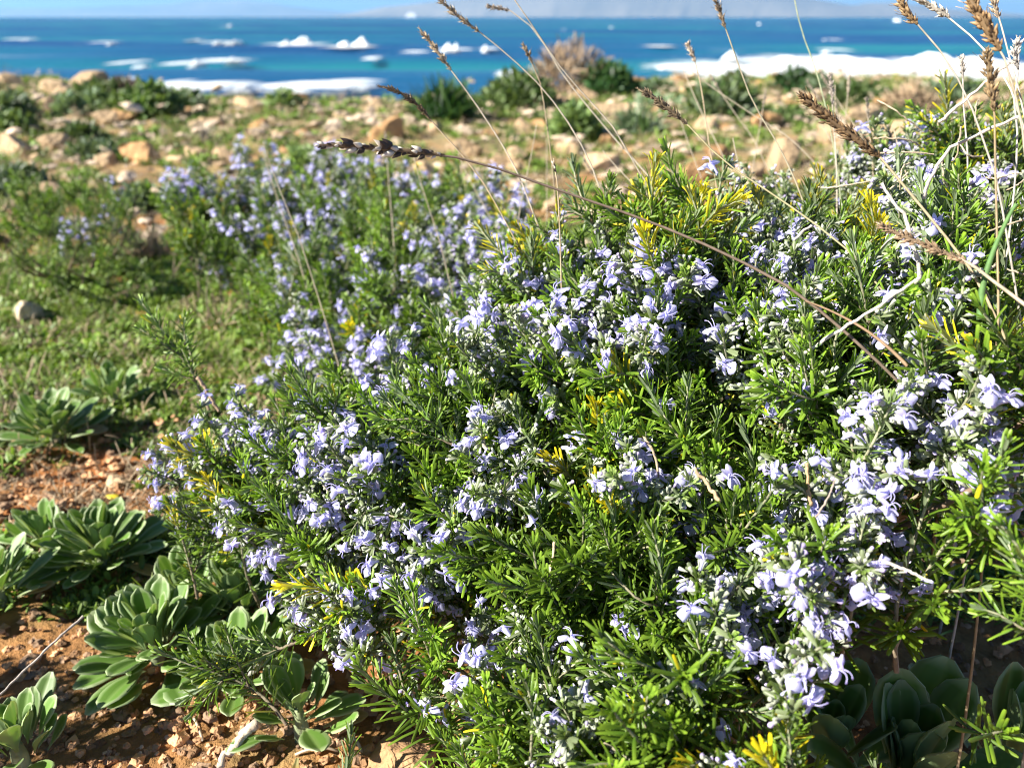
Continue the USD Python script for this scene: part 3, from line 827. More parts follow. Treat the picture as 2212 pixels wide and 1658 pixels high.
# ------------------------------------------------------------------ broad leaved rosettes
def broad_leaf(mb, base, d, n, L, W, r_, dry=False, curl=.25):
    """A thick spoon-shaped leaf with a pale felted margin and a sunk midrib."""
    d = unit(d); n = unit(n - (n @ d) * d); s = np.cross(d, n)
    T = np.linspace(0, 1, 9)
    prof = np.interp(T, [0, .12, .3, .55, .75, .9, 1.0], [.16, .20, .46, .95, 1.0, .78, .22])
    a = np.array([-1, -.9, -.6, -.25, 0, .25, .6, .9, 1.0])
    cup = r_.uniform(.15, .4)
    tw = r_.normal(0, .15)
    mid = base + d * (L * T)[:, None] - n * (curl * L * T ** 2)[:, None]
    w = (W / 2 * prof)[:, None]
    lift = (cup * np.abs(a) ** 2 - .10 * np.exp(-(a / .12) ** 2) - .22 * (np.abs(a) > .95)) * w
    v = mid[:, None] + s * (a * w)[..., None] + n * (lift + tw * a * w * T[:, None])[..., None]
    t = r_.uniform(.8, 1.25)
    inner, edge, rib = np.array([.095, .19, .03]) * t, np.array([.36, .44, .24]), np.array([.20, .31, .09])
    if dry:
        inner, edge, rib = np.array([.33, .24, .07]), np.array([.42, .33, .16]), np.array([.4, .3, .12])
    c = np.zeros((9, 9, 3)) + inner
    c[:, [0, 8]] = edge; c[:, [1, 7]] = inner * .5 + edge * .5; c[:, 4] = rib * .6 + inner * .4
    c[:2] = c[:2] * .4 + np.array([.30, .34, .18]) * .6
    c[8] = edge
    mb.add(v.reshape(-1, 3), grid_faces(9, 9), c.reshape(-1, 3))


def rosette(px, py, n, size, label, seed, lean=(0, 0, 0), dry=2, upright=0., height=0.):
    n = int(n * 1.5)
    r_ = np.random.default_rng(seed)
    g = on_ground(px, py)
    t = thing('rosette_plant', label, 'plant', g)
    for i in range(n):
        q = i / max(n - 1, 1)
        phi = i * 2.39996 + r_.normal(0, .2)
        el = math.radians(np.clip(16 + 60 * q ** .9 + upright + r_.normal(0, 9), 4, 88))
        d = np.array([math.cos(phi) * math.cos(el), math.sin(phi) * math.cos(el), math.sin(el)]) + np.asarray(lean)
        nn = np.array([-math.cos(phi) * math.sin(el), -math.sin(phi) * math.sin(el), math.cos(el)])
        L = size * r_.uniform(.6, 1.0) * (1 - .25 * q)
        m = MB()
        b = g + np.array([math.cos(phi), math.sin(phi), 0]) * (.006 + .022 * (1 - q)) * r_.uniform(.4, 1.3) + np.array([0, 0, .012 + .03 * q + height * q])
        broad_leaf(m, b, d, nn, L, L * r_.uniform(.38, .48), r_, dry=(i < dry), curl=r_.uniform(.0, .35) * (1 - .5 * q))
        m.build('leaf', 'broad_leaf', t, g)
    m = MB()
    tube(m, [g + [0, 0, -.03], g + [0, 0, .02], g + [0, 0, .04 + height]], [.008, .007, .004], (.22, .26, .14), 7)
    m.build('stem', 'wood', t, g)
    return t


rosette(125, 965, 40, .072, 'grey green rosette plant by the bare red soil, blurred, close to the rosemary edge', 21, upright=2)
rosette(230, 1230, 40, .072, 'bright cupped rosette plant beside the bare red soil', 22, upright=8)
rosette(345, 1440, 46, .074, 'biggest silver edged rosette plant with one orange dead leaf at its heart', 23, lean=(-.1, -.1, 0), upright=2)
rosette(520, 1340, 30, .062, 'rosette plant with small upright leaves pressed against the rosemary', 24, upright=14)
rosette(5, 1310, 22, .066, 'rosette plant cut off by the picture edge near the bare soil', 25, upright=8)
rosette(55, 1668, 18, .056, 'small rosette plant on littered soil in the shadow, lowest of the rosettes', 26, upright=12)
rosette(655, 1600, 16, .062, 'flat few leaved rosette plant beside the dry white stick', 27, dry=3)
rosette(1930, 1740, 14, .110, 'tall upright rosette plant in front of the black gap in the rosemary', 28, upright=30, dry=0)
rosette(2170, 1690, 9, .095, 'rosette plant with pale upright leaves under the hanging flowers', 29, upright=30, dry=1)
rosette(250, 880, 20, .055, 'little rosette plant half hidden in the grass above the others', 30, upright=20, dry=0)
rosette(1770, 1680, 8, .10, 'few leaved rosette plant beside the yellow tipped rosemary sprig', 31, upright=32, dry=0)
rosette(110, 1210, 18, .058, 'small rosette plant squeezed between the cut off one and the bright cupped one', 32, upright=6, dry=0)
rosette(520, 1490, 26, .064, 'rosette plant shaded by the low leafy rosemary sprigs', 33, upright=8)
rosette(410, 1330, 20, .060, 'rosette plant filling the gap behind the biggest rosette', 34, upright=16, dry=0)

# ------------------------------------------------------------------ ground cover (uncountable) and litter
def herb_tuft(path, seed, grassy):
    r_ = np.random.default_rng(seed)
    x = UsdGeom.Xform.Define(stage, path)
    m = MB()
    n = 46
    ph, el = r_.uniform(0, 6.28, n), np.radians(r_.uniform(15, 80, n))
    d = np.stack([np.cos(ph) * np.cos(el), np.sin(ph) * np.cos(el), np.sin(el)], 1)
    b = np.c_[r_.normal(0, .016, (n, 2)), np.zeros(n)]
    nn = np.stack([-np.cos(ph) * np.sin(el), -np.sin(ph) * np.sin(el), np.cos(el)], 1)
    v = r_.uniform(.6, 1.4, n)[:, None]
    if grassy:
        c0, c1 = np.array([.10, .18, .025]) * v, np.array([.26, .34, .05]) * v
        dry = r_.random(n) < .1
        c0[dry], c1[dry] = (.3, .24, .12), (.45, .36, .2)
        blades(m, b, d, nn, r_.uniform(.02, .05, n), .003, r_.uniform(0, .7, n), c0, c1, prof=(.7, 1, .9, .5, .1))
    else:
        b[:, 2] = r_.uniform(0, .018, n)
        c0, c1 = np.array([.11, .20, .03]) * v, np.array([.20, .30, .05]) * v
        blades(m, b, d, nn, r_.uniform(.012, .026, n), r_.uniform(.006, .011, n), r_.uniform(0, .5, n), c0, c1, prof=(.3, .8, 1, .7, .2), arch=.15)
    m.build('leaves', 'herb', x)
    return path


HERBS = [herb_tuft(f'/World/Library/herb_tuft_{i:03d}', 300 + i, i % 2 == 0) for i in range(8)]
DRYT = []
for i in range(4):
    r_ = np.random.default_rng(340 + i)
    p = f'/World/Library/dry_tuft_{i:03d}'
    UsdGeom.Xform.Define(stage, p)
    m = MB()
    n = 34
    ph, el = r_.uniform(0, 6.28, n), np.radians(r_.uniform(0, 60, n))
    d = np.stack([np.cos(ph) * np.cos(el), np.sin(ph) * np.cos(el), np.sin(el)], 1)
    nn = np.stack([-np.cos(ph) * np.sin(el), -np.sin(ph) * np.sin(el), np.cos(el)], 1)
    v = r_.uniform(.6, 1.3, n)[:, None]
    blades(m, np.c_[r_.normal(0, .025, (n, 2)), np.zeros(n) + .003], d, nn, r_.uniform(.015, .06, n), .0022, r_.uniform(-.2, .6, n), np.array([.34, .25, .15]) * v, np.array([.48, .38, .25]) * v, prof=(.9, 1, .9, .6, .2))
    m.build('leaves', 'straw', p)
    DRYT.append(p)
CLODS = []
for i in range(4):
    r_ = np.random.default_rng(360 + i)
    p = f'/World/Library/soil_crumb_{i:03d}'
    UsdGeom.Xform.Define(stage, p)
    m = MB()
    for k in range(9):
        v, f = lathe([(-.5, .1), (-.3, .8), (.1, 1.0), (.45, .6), (.6, .08)], 6)
        v = v * r_.uniform(.6, 1.3, (len(v), 1)) * r_.uniform(.002, .006) + np.r_[r_.normal(0, .018, 2), .002]
        m.add(v, f, np.array([.40, .23, .12]) * r_.uniform(.5, 1.6) * (np.array([1.1, 1.25, 1.5]) if k % 3 == 0 else 1))
    m.build('crumbs', 'stone', p, smooth=False)
    CLODS.append(p)


def spread_on_ground(name, label, protos, n, sampler, keepf, scale, seed, tilt=.15):
    r_ = np.random.default_rng(seed)
    p = sampler(r_, n)
    p = p[keepf(p, r_)]
    z = ground_z(p[:, 0], p[:, 1])
    R = np.array([frame_from_z((r_.normal(0, tilt), r_.normal(0, tilt), 1), r_.uniform(0, 6.28)) for _ in p])
    s = np.clip(r_.normal(1, .3, len(p)), .4, 1.8) * scale(p)
    pi = scatter(numbered('/World', name), protos, r_.integers(0, len(protos), len(p)), np.c_[p, z - .002], R, s)
    tag(pi, label, None, None, 'stuff')
    print(name, len(p))


def wedge(r0, r1, a0=-.75, a1=.75, power=1.0):
    def f(r_, n):
        r = np.exp(r_.uniform(math.log(r0), math.log(r1), n)) if power == 0 else np.sqrt(r_.uniform(r0 ** 2, r1 ** 2, n))
        a = r_.uniform(a0, a1, n)
        return np.stack([r * np.sin(a), r * np.cos(a)], 1)
    return f


def bare_mask(p):
    x, y = p[:, 0], p[:, 1]
    return np.exp(-(((x + .62) / .15) ** 2 + ((y - .93) / .13) ** 2)) + np.exp(-(((x + .33) / .3) ** 2 + ((y - .5) / .13) ** 2)) + .5 * np.exp(-(((x + .85) / .2) ** 2 + ((y - 1.12) / .06) ** 2))


PEBBLES = []
for i in range(4):
    r_ = np.random.default_rng(380 + i)
    p = f'/World/Library/pebble_group_{i:03d}'
    UsdGeom.Xform.Define(stage, p)
    m = MB()
    for k in range(5):
        v, f = lathe([(-.5, .1), (-.3, .8), (.1, 1.0), (.45, .6), (.6, .08)], 7)
        v = v * r_.uniform(.6, 1.3, (len(v), 1)) * np.array([1.2, 1, .7]) * r_.uniform(.008, .026) + np.r_[r_.normal(0, .08, 2), .004]
        m.add(v, f, np.array([.58, .46, .34]) * r_.uniform(.6, 1.15))
    m.build('pebbles', 'stone', p, smooth=False)
    PEBBLES.append(p)
spread_on_ground('pebbles', 'small pale pebbles littering the stony field', PEBBLES, 1500, wedge(2.2, 10.5),
                 lambda p, r_: np.hypot(p[:, 0], p[:, 1]) < edge_r(np.arctan2(p[:, 0], p[:, 1])), lambda p: 1 + .12 * np.hypot(p[:, 0], p[:, 1]), 55)
spread_on_ground('ground_cover', 'short green herbs and grass carpeting the near ground', HERBS, 14000, wedge(.75, 2.5),
                 lambda p, r_: (r_.random(len(p)) > 1.3 * bare_mask(p)) & (noise2(p[:, 0], p[:, 1], 2.2, 31) + r_.normal(0, .15, len(p)) > -.5) & (p[:, 1] > .7), lambda p: .55 + 0 * p[:, 0], 51)
spread_on_ground('ground_cover', 'sparse green herbs between the stones of the far ground', HERBS, 9000, wedge(2.4, 11),
                 lambda p, r_: (noise2(p[:, 0], p[:, 1], .8, 32) + r_.normal(0, .12, len(p)) > .16) & (np.hypot(p[:, 0], p[:, 1]) < edge_r(np.arctan2(p[:, 0], p[:, 1])) + .3), lambda p: .8 + .05 * np.hypot(p[:, 0], p[:, 1]), 52)
spread_on_ground('dry_grass', 'withered tan grass and straw matted over the ground', DRYT, 3600, wedge(.9, 10, power=0),
                 lambda p, r_: (noise2(p[:, 0], p[:, 1], 1.5, 33) + r_.normal(0, .2, len(p)) > .12) & (p[:, 1] > .8), lambda p: .45 + .14 * np.hypot(p[:, 0], p[:, 1]), 53, .3)
spread_on_ground('soil_crumbs', 'red brown crumbs of soil and tiny pebbles on the bare patches', CLODS, 7000, wedge(.45, 1.4),
                 lambda p, r_: r_.random(len(p)) < .25 + bare_mask(p), lambda p: 1 + 0 * p[:, 0], 54)

# ------------------------------------------------------------------ stones
def stone(p, w, h, label, seed, c, group=None, name='stone', sink=.25, d=None):
    import trimesh
    r_ = np.random.default_rng(seed)
    s = trimesh.creation.icosphere(3, 1.0)
    v = s.vertices.copy()
    for _ in range(r_.integers(9, 15)):                             # flat broken faces
        n = unit(r_.normal(size=3))
        k = r_.uniform(.30, .75)
        e = v @ n - k
        v = v - np.clip(e, 0, None)[:, None] * n * .9
    o = r_.uniform(0, 50, 3)
    v = v * (1 + .26 * fbm(v * 1.3 + o)[:, None] + .16 * fbm(v * 4 + o)[:, None])
    v = (v - (v.max(0) + v.min(0)) / 2) / (v.max(0) - v.min(0)) * 2
    v = v * np.array([w / 2, (d or w * .8) / 2, h / 2])
    a = r_.uniform(-.4, .4)
    v = v @ np.array([[math.cos(a), math.sin(a), 0], [-math.sin(a), math.cos(a), 0], [0, 0, 1]])
    t = fbm(s.vertices * 1.7 + o + 9)[:, None]
    c = np.asarray(c)
    t2 = fbm(s.vertices * 3.1 + o + 21)[:, None]
    cc = c * (1 + .45 * t) * np.where(t > .15, np.array([1.0, .84, .62]), 1) * np.where(t2 > .2, np.array([.62, .62, .64]), 1)
    m = MB().add(v + [0, 0, h * (.5 - sink)], s.faces, np.clip(cc, .02, .9)).build(name, 'stone')
    UsdGeom.Xformable(m).AddTranslateOp().Set(Gf.Vec3d(*map(float, p)))
    tag(m, label, 'stone', group)


CREAM, OCHRE, GREY, WHITE = (.62, .53, .42), (.52, .37, .23), (.22, .19, .17), (.74, .72, .66)
k0 = 2212 / 1024 * FPX
LISTED = [
    (63, 668, 84, 46, WHITE, 'bright white stone lying alone in the green grass'),
    (120, 308, 62, 34, CREAM, 'smooth round cream stone, brightest near the field edge, beside the green tuft'),
    (40, 315, 70, 40, CREAM, 'wide cream stone with a notched side beside the smooth round cream stone'),
    (150, 325, 18, 20, OCHRE, 'small ochre stone touching the smooth round cream stone'),
    (305, 330, 78, 40, OCHRE, 'flat topped orange stone with a dark hollow beneath'),
    (302, 296, 44, 22, GREY, 'dark grey stone resting behind the flat topped orange stone'),
    (228, 345, 42, 24, CREAM, 'lone cream stone between two grass patches in front of the orange stone'),
    (130, 230, 46, 40, GREY, 'dark brown rock with a shadowed face near the shore edge'),
    (165, 238, 40, 30, OCHRE, 'ochre rock leaning on the dark brown rock'),
    (60, 238, 60, 30, CREAM, 'pale rough rock beyond the notched cream stone'),
    (230, 255, 56, 26, CREAM, 'cream slab with a lit end beside green weeds'),
    (125, 190, 60, 26, CREAM, 'buff rock on the skyline of the ground, first before the water'),
    (20, 175, 50, 26, CREAM, 'buff rock on the skyline at the picture edge'),
    (230, 195, 50, 24, CREAM, 'broad buff rock on the skyline next to the grey weeds'),
    (390, 198, 60, 14, OCHRE, 'orange flat rock just before the white surf'),
    (425, 330, 40, 26, CREAM, 'pinkish stone beside the pale dead tuft'),
    (480, 330, 46, 26, CREAM, 'cream stone in front of the pale dead tuft'),
    (540, 290, 40, 26, CREAM, 'cream stone near the middle of the stony ground'),
    (655, 290, 36, 24, OCHRE, 'orange stone among scattered pale rocks'),
    (560, 268, 46, 26, OCHRE, 'dusty orange rock behind the scattered pale rocks'),
    (610, 295, 40, 24, CREAM, 'pinkish cream rock beside the orange stone'),
    (725, 305, 54, 32, CREAM, 'big pale rock above the beaded grass stalk'),
    (835, 275, 74, 50, OCHRE, 'large orange rock with a cracked face, tallest of the middle ground'),
    (815, 228, 60, 30, CREAM, 'pale rock topped with dry weed behind the large orange rock'),
    (740, 250, 44, 20, CREAM, 'flat cream rock before the shore bushes'),
    (650, 225, 40, 20, CREAM, 'small cream rock near the shore bushes'),
    (540, 222, 60, 24, CREAM, 'low pale rock pile near the water'),
    (920, 365, 80, 40, CREAM, 'cream block close behind the rosemary flowers'),
    (940, 272, 36, 22, CREAM, 'round cream stone by the dark spiky plant'),
    (1110, 330, 54, 26, CREAM, 'pale stone in front of the green middle bush'),
    (1235, 320, 70, 30, CREAM, 'bright cream stone beside the bent straw'),
    (1300, 350, 80, 40, CREAM, 'large bright stone among the straw stems'),
    (1320, 235, 90, 24, CREAM, 'long buff slab under the seaward green bush'),
    (1440, 225, 30, 20, WHITE, 'white rounded stone just past the dark grass head'),
    (1520, 270, 70, 34, CREAM, 'pale angular rock beyond the dark grass head'),
    (1500, 365, 90, 44, OCHRE, 'orange block with a shaded side behind the rosemary'),
    (1480, 195, 60, 16, CREAM, 'flat pale rock near the surf'),
    (1690, 330, 90, 60, CREAM, 'bright tall cream block behind the tan stems'),
    (1640, 260, 50, 30, OCHRE, 'orange rock by the pale green tuft'),
    (1760, 215, 60, 22, CREAM, 'cream rock on the skyline below the surf'),
    (1930, 215, 50, 26, CREAM, 'cream rock below the surf beside brown weeds'),
    (1850, 245, 90, 34, CREAM, 'wide pale slab beyond the yellowing rosemary'),
    (1940, 290, 120, 44, CREAM, 'broad white topped rock just behind the yellowing rosemary'),
    (2100, 225, 60, 36, CREAM, 'pale rock beside the upright brown seed head'),
    (1800, 290, 70, 40, CREAM, 'cream boulder behind the biggest brown seed head'),
    (2130, 205, 46, 24, CREAM, 'small pale rock between the white sticks')]
for i, (px, py, w, h, c, lab) in enumerate(LISTED):
    g = on_ground(px, py + h * .5)
    r = np.linalg.norm(g - EYE)
    r = min(r, 11.5)
    stone(g, w / k0 * r, h / k0 * r * 1.5, lab, 500 + i, c, sink=.38)
g = on_plane(858, 1668, 0.0)
stone(g, .075, .05, 'rough tan stone on the soil under the rosemary, beside the yellow dead leaf', 590, (.50, .36, .24), sink=.2)
g = on_ground(255, 1048)
stone(g, .040, .016, 'thin pale stone chip among the flowers at the rosemary edge', 591, (.66, .56, .44), sink=.2)
g = on_ground(125, 1115)
stone(g, .022, .02, 'small brown stone on the bare red soil', 592, (.36, .22, .14), sink=.2)
g = on_ground(925, 750)
stone(g, .06, .03, 'pale crumbly stone between the two flowering rosemaries', 593, (.6, .46, .28), sink=.2)
r_ = np.random.default_rng(77)
cnt = 0
SCATTER = []
taken = [on_ground(l[0], l[1])[:2] for l in LISTED]
while cnt < 240:
    a = r_.uniform(-.62, .62)
    r = math.sqrt(r_.uniform(2.3 ** 2, 10.5 ** 2))
    x, y = r * math.sin(a), r * math.cos(a)
    if r > edge_r(a) - .1 or min(np.hypot(x - t[0], y - t[1]) for t in taken) < .13:
        continue
    if noise2(np.array([x]), np.array([y]), .7, 40)[0] + r_.normal(0, .2) < -.05 - .12 * (a > 0):
        continue
    taken.append((x, y))
    cnt += 1
    w = r_.choice([.07, .10, .14, .2], p=[.35, .35, .2, .1]) * r_.uniform(.8, 1.25) * (.7 + .06 * r)
    orange = r_.random() < .3
    c = np.array(OCHRE if orange else CREAM) * r_.uniform(.75, 1.15)
    SCATTER.append((x, y, w, w * r_.uniform(.35, .7), orange, c))
near = {}
for i, q in enumerate(SCATTER):
    d = [math.hypot(q[0] - t[0], q[1] - t[1]) for t in taken[:len(LISTED)]]
    k = int(np.argmin(d))
    if k not in near or d[k] < near[k][0]:
        near[k] = (d[k], i)
closest = {i: k for k, (d, i) in near.items()}
for i, (x, y, w, h, orange, c) in enumerate(SCATTER):
    tone = 'orange tinted' if orange else 'pale buff'
    lab, grp = f'{tone} limestone lump scattered over the coastal field', ('orange stones' if orange else 'pale stones') + ' strewn over the field'
    if i in closest:
        words = LISTED[closest[i]][5].split(',')[0].split()[:9]
        while words[-1] in ('the', 'a', 'with', 'of', 'in', 'by', 'on', 'and', 'beside', 'just', 'next', 'to', 'behind', 'before', 'two', 'grass', 'green', 'dark', 'dry', 'brown', 'pale', 'between'):
            words = words[:-1]
        lab, grp = f'{tone} small stone nearest to the ' + ' '.join(words), None
    stone((x, y, GZ(x, y)), w, h, lab, 601 + i, c, grp, sink=r_.uniform(.2, .42))

# ------------------------------------------------------------------ bushes of the stony field
def bush(px, py, w, h, label, c0, c1, seed, leaf=.05, lw=.35, n=900, name='bush', spiky=False, group=None, cat='bush', mat='herb', twiggy=False):
    r_ = np.random.default_rng(seed)
    g = on_ground(px, py)
    r = min(np.linalg.norm(g - EYE), 11.5)
    W, H = w / k0 * r, h / k0 * r
    t = thing(name, label, cat, g, group)
    st, m = MB(), MB()
    for k in range(7 if not spiky else 3):
        a = r_.uniform(0, 6.28); q = r_.uniform(.2, .8)
        e = g + np.array([math.cos(a) * W * .4 * q, math.sin(a) * W * .4 * q, H * r_.uniform(.5, .85)])
        tube(st, curve([g + [0, 0, -.03], (g + e) / 2 + r_.normal(0, .03, 3) * W, e], 7), np.linspace(.02, .006, 7) * max(W, .3), (.16, .12, .08), 5)
    st.build('stem', 'wood', t, g)
    if spiky:
        ph, el = r_.uniform(0, 6.28, n), np.radians(r_.uniform(8, 88, n))
        d = np.stack([np.cos(ph) * np.cos(el), np.sin(ph) * np.cos(el), np.sin(el)], 1)
        nn = np.stack([-np.cos(ph) * np.sin(el), -np.sin(ph) * np.sin(el), np.cos(el)], 1)
        b = g + np.c_[r_.normal(0, W * .14, (n, 2)), r_.uniform(0, H * .25, n)]
        L = H * r_.uniform(.45, 1.0, n) * (.6 + .4 * np.sin(el))
        v = r_.uniform(.6, 1.4, n)[:, None]
        blades(m, b, d, nn, L, L * lw, r_.uniform(0, .35, n), np.asarray(c0) * v, np.asarray(c1) * v, prof=(.7, 1, .9, .5, .1))
    else:
        o = r_.uniform(0, 90, 3)
        u = unit(r_.normal(size=(n, 3))); u[:, 2] = np.abs(u[:, 2])
        q = r_.uniform(.25, 1, n) ** .5 * (.75 + .5 * fbm(u * 1.6 + o) + .25 * fbm(u * 5 + o))
        b = g + u * np.array([W / 2, W / 2, H]) * q[:, None]
        d = unit(u + r_.normal(0, .6, (n, 3)) + [0, 0, .4])
        nn = unit(r_.normal(0, .7, (n, 3)) + u + [0, 0, .5])
        v = r_.uniform(.55, 1.45, n)[:, None] * (.7 + .5 * np.clip(fbm(b * 9 + o), -.6, 1))[:, None]
        L = leaf * r_.uniform(.6, 1.3, n)
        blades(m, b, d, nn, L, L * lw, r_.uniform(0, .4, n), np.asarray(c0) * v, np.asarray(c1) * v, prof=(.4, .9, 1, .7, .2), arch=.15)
    m.build('foliage', mat, t, g)


DG0, DG1 = (.025, .075, .018), (.05, .13, .03)
MG0, MG1 = (.10, .16, .05), (.17, .24, .08)
GG0, GG1 = (.13, .19, .11), (.19, .26, .15)
DRY0, DRY1 = (.32, .22, .13), (.45, .34, .22)
bush(965, 262, 150, 84, 'dark green spiky plant standing against the sea', DG0, DG1, 701, lw=.09, n=420, spiky=True, name='spiky_plant', cat='plant')
bush(1225, 205, 150, 80, 'dry brown bush with bare grey twig tips against the sea', DRY0, DRY1, 702, leaf=.10, lw=.10, n=1200, mat='straw')
bush(1310, 208, 110, 50, 'round dark green bush beside the dry brown bush', DG0, DG1, 703, leaf=.06, n=1400)
bush(755, 226, 66, 30, 'low dark green bush on the shore edge above the rock pile', DG0, DG1, 704, leaf=.05, n=800)
bush(690, 222, 50, 24, 'small green bush on the shore edge beside the low dark bush', MG0, MG1, 705, leaf=.05, n=500)
bush(1120, 240, 140, 60, 'mid green bush behind the straw stems by the water', MG0, MG1, 706, leaf=.06, n=1200)
bush(335, 252, 90, 46, 'green leafy clump with a dark shaded side near the shore', DG0, MG1, 707, leaf=.06, n=900)
bush(225, 225, 90, 34, 'green weeds between the skyline rocks', MG0, MG1, 708, leaf=.06, n=600)
bush(275, 222, 60, 34, 'brown withered clump between the skyline rocks', (.14, .10, .07), (.22, .16, .11), 709, leaf=.06, lw=.2, n=700, mat='straw')
bush(30, 265, 70, 40, 'grey green clump by the pale rough rock', GG0, GG1, 710, leaf=.05, n=700)
bush(1370, 290, 120, 60, 'silvery green plant with long leaves among straw stems', GG0, GG1, 711, lw=.12, n=240, spiky=True, name='silvery_plant', cat='plant')
bush(1240, 300, 90, 54, 'bright green clump between pale stones', MG0, MG1, 712, leaf=.05, n=900)
bush(1560, 250, 130, 56, 'grey green bush before the surf', GG0, MG1, 713, leaf=.06, n=1100)
bush(1715, 200, 70, 34, 'dark green clump on the skyline below the surf', DG0, DG1, 714, leaf=.06, n=600)
bush(1830, 240, 60, 44, 'green clump beside the wide pale slab', MG0, MG1, 715, leaf=.05, n=600)
bush(2050, 235, 120, 40, 'grey green low bush below the surf', GG0, GG1, 716, leaf=.06, n=800)
bush(1960, 255, 80, 44, 'brown dead bush between the pale rocks', DRY0, DRY1, 717, leaf=.07, lw=.12, n=700, mat='straw')
bush(430, 215, 90, 30, 'dry brown weeds along the shore edge', (.25, .18, .12), (.34, .26, .17), 718, leaf=.07, lw=.14, n=600, mat='straw')
bush(440, 310, 60, 44, 'pale dead tuft with thin leaves among pink stones', (.42, .36, .28), (.55, .48, .38), 719, lw=.05, n=160, spiky=True, name='dead_tuft', cat='dry tuft', mat='straw')
bush(325, 560, 150, 80, 'dry tan grass tuft in the green patch by the violet rosemary', DRY0, (.5, .4, .27), 720, lw=.045, n=150, spiky=True, name='dead_tuft', cat='dry tuft', mat='straw')
bush(45, 420, 110, 40, 'grey green clump at the edge of the green patch', GG0, GG1, 721, leaf=.03, n=900)
r_ = np.random.default_rng(81)
k = 0
while k < 30:
    a = r_.uniform(-.6, .6); r = math.sqrt(r_.uniform(2.6 ** 2, 10.2 ** 2))
    if r > edge_r(a) - .2:
        continue
    x, y = r * math.sin(a), r * math.cos(a)
    (uv,), _ = project([x, y, GZ(x, y)])
    bush(uv[0], uv[1], r_.uniform(40, 110), r_.uniform(16, 36), 'small green clump growing among the field stones', *((MG0, MG1) if r_.random() < .6 else (GG0, GG1)), 740 + k, leaf=.045, n=420, name='green_clump', group='small green clumps among the field stones', cat='clump')
    k += 1

# ------------------------------------------------------------------ dry grass stalks, sticks, fallen leaves
def stalk(label, pts, r, head=None, c=(.42, .33, .21), hc=(.30, .21, .12), hw=.006, wid=.0011, seed=0, group=None, beaded=False, tall=True, name='grass_stalk', dark=None):
    """pts: view points from the tip down; r: range (one number or one per point). head: how many of the first points carry the seed head."""
    r_ = np.random.default_rng(1000 + seed)
    rr = np.broadcast_to(r, len(pts)).astype(float)
    P = [at(x, y, q) for (x, y), q in zip(pts, rr)]
    if tall:                                                        # carry on down into the ground
        d = unit(P[-1] - P[-2])
        d = unit(d + np.array([0, 0, -.9]))
        s = (P[-1][2] - GZ(P[-1][0], P[-1][1]) + .01) / max(-d[2], .2)
        P.append(P[-1] + d * s)
    P = np.array(P)
    C = curve(P, 30)
    g = P[-1] if tall else P[len(P) // 2]
    t = thing(name, label, 'grass stalk', g, group)
    m = MB()
    tube(m, C, np.linspace(wid * .55, wid * 1.15, 30), np.asarray(c), 5)
    m.build('stem', 'straw', t, g)
    if head:
        H = curve(P[:head], 40)
        m = MB()
        L = np.linalg.norm(np.diff(H, axis=0), axis=1).sum()
        n = int(L / (.00045 if not beaded else .0018)) + 8
        q = np.linspace(0, .99, n)
        base = np.stack([np.interp(q, np.linspace(0, 1, 40), H[:, i]) for i in range(3)], 1)
        T = unit(np.stack([np.interp(q, np.linspace(0, 1, 40), gg) for gg in np.gradient(H, axis=0).T], 1))
        phi = np.arange(n) * 2.4 + r_.normal(0, .6, n)
        X = unit(np.cross(T, [.2, .3, .9])); Y = np.cross(T, X)
        rad_ = X * np.cos(phi)[:, None] + Y * np.sin(phi)[:, None]
        w = hw * np.interp(q, [0, .15, .6, 1], [.35, .8, 1.0, .6]) * (.8 + .3 * np.sin(q * 23 + seed) + r_.normal(0, .08, n))
        tube(m, H, np.interp(np.linspace(0, 1, 40), [0, .2, .7, 1], [.06, .16, .2, .1]) * hw, np.asarray(hc) * .45, 6)
        dd = unit(-T * 1.0 + rad_ * r_.uniform(.3, .95, n)[:, None])
        v = r_.uniform(.45, 1.5, n)[:, None]
        cc = np.asarray(hc) * v * .85
        if beaded:
            cc = np.where((np.arange(n) % 2 == 0)[:, None], np.array([.70, .64, .55]), np.array([.05, .035, .03]))
            stamp(m, SPIKE, base + rad_ * (w * .08)[:, None], dd, w * r_.uniform(.7, 1.15, n), w * .24, cc, r_)
        else:
            ln = np.minimum(w * .75, .0052) * r_.uniform(.7, 1.25, n)
            stamp(m, SPIKE, base + rad_ * (w * r_.uniform(.08, .26, n))[:, None], dd, ln, ln * .2, cc, r_)
            e = r_.random(n) < .5
            blades(m, (base + rad_ * (w * .25)[:, None] + dd * (ln * .6)[:, None])[e], unit(dd + rad_ * .25)[e], (T + .01)[e], ln[e] * r_.uniform(.5, 1.1, e.sum()), .0005, .1, cc[e], cc[e] * 1.5)
        m.build('seed_head', 'straw', t, g)
    return t


stalk('long arching dark stalk with a beaded black and white head over the stony field', [(690, 313), (770, 316), (860, 325), (960, 335), (1080, 365), (1210, 412), (1380, 470), (1560, 545), (1740, 645)], np.linspace(.56, .60, 9), 4, c=(.16, .12, .09), hw=.0105, wid=.0014, seed=1, beaded=True)
stalk('dark brown seed head stalk leaning to the spiky plant', [(818, 185), (870, 203), (905, 230), (933, 263), (985, 320), (1060, 420)], .80, 4, hc=(.20, .14, .08), hw=.0065, seed=2)
stalk('tan furry seed head stalk crossing the white breaker', [(905, 60), (935, 98), (975, 152), (1035, 235), (1095, 330), (1130, 400)], .85, 3, hc=(.48, .38, .26), c=(.50, .43, .33), hw=.007, seed=3)
stalk('tall pale stalk rising past the ship, head cut by the top edge', [(940, -10), (985, 30), (1035, 68), (1110, 130), (1180, 200), (1265, 330), (1300, 420)], .85, 3, hc=(.46, .37, .26), c=(.52, .45, .35), hw=.007, seed=4)
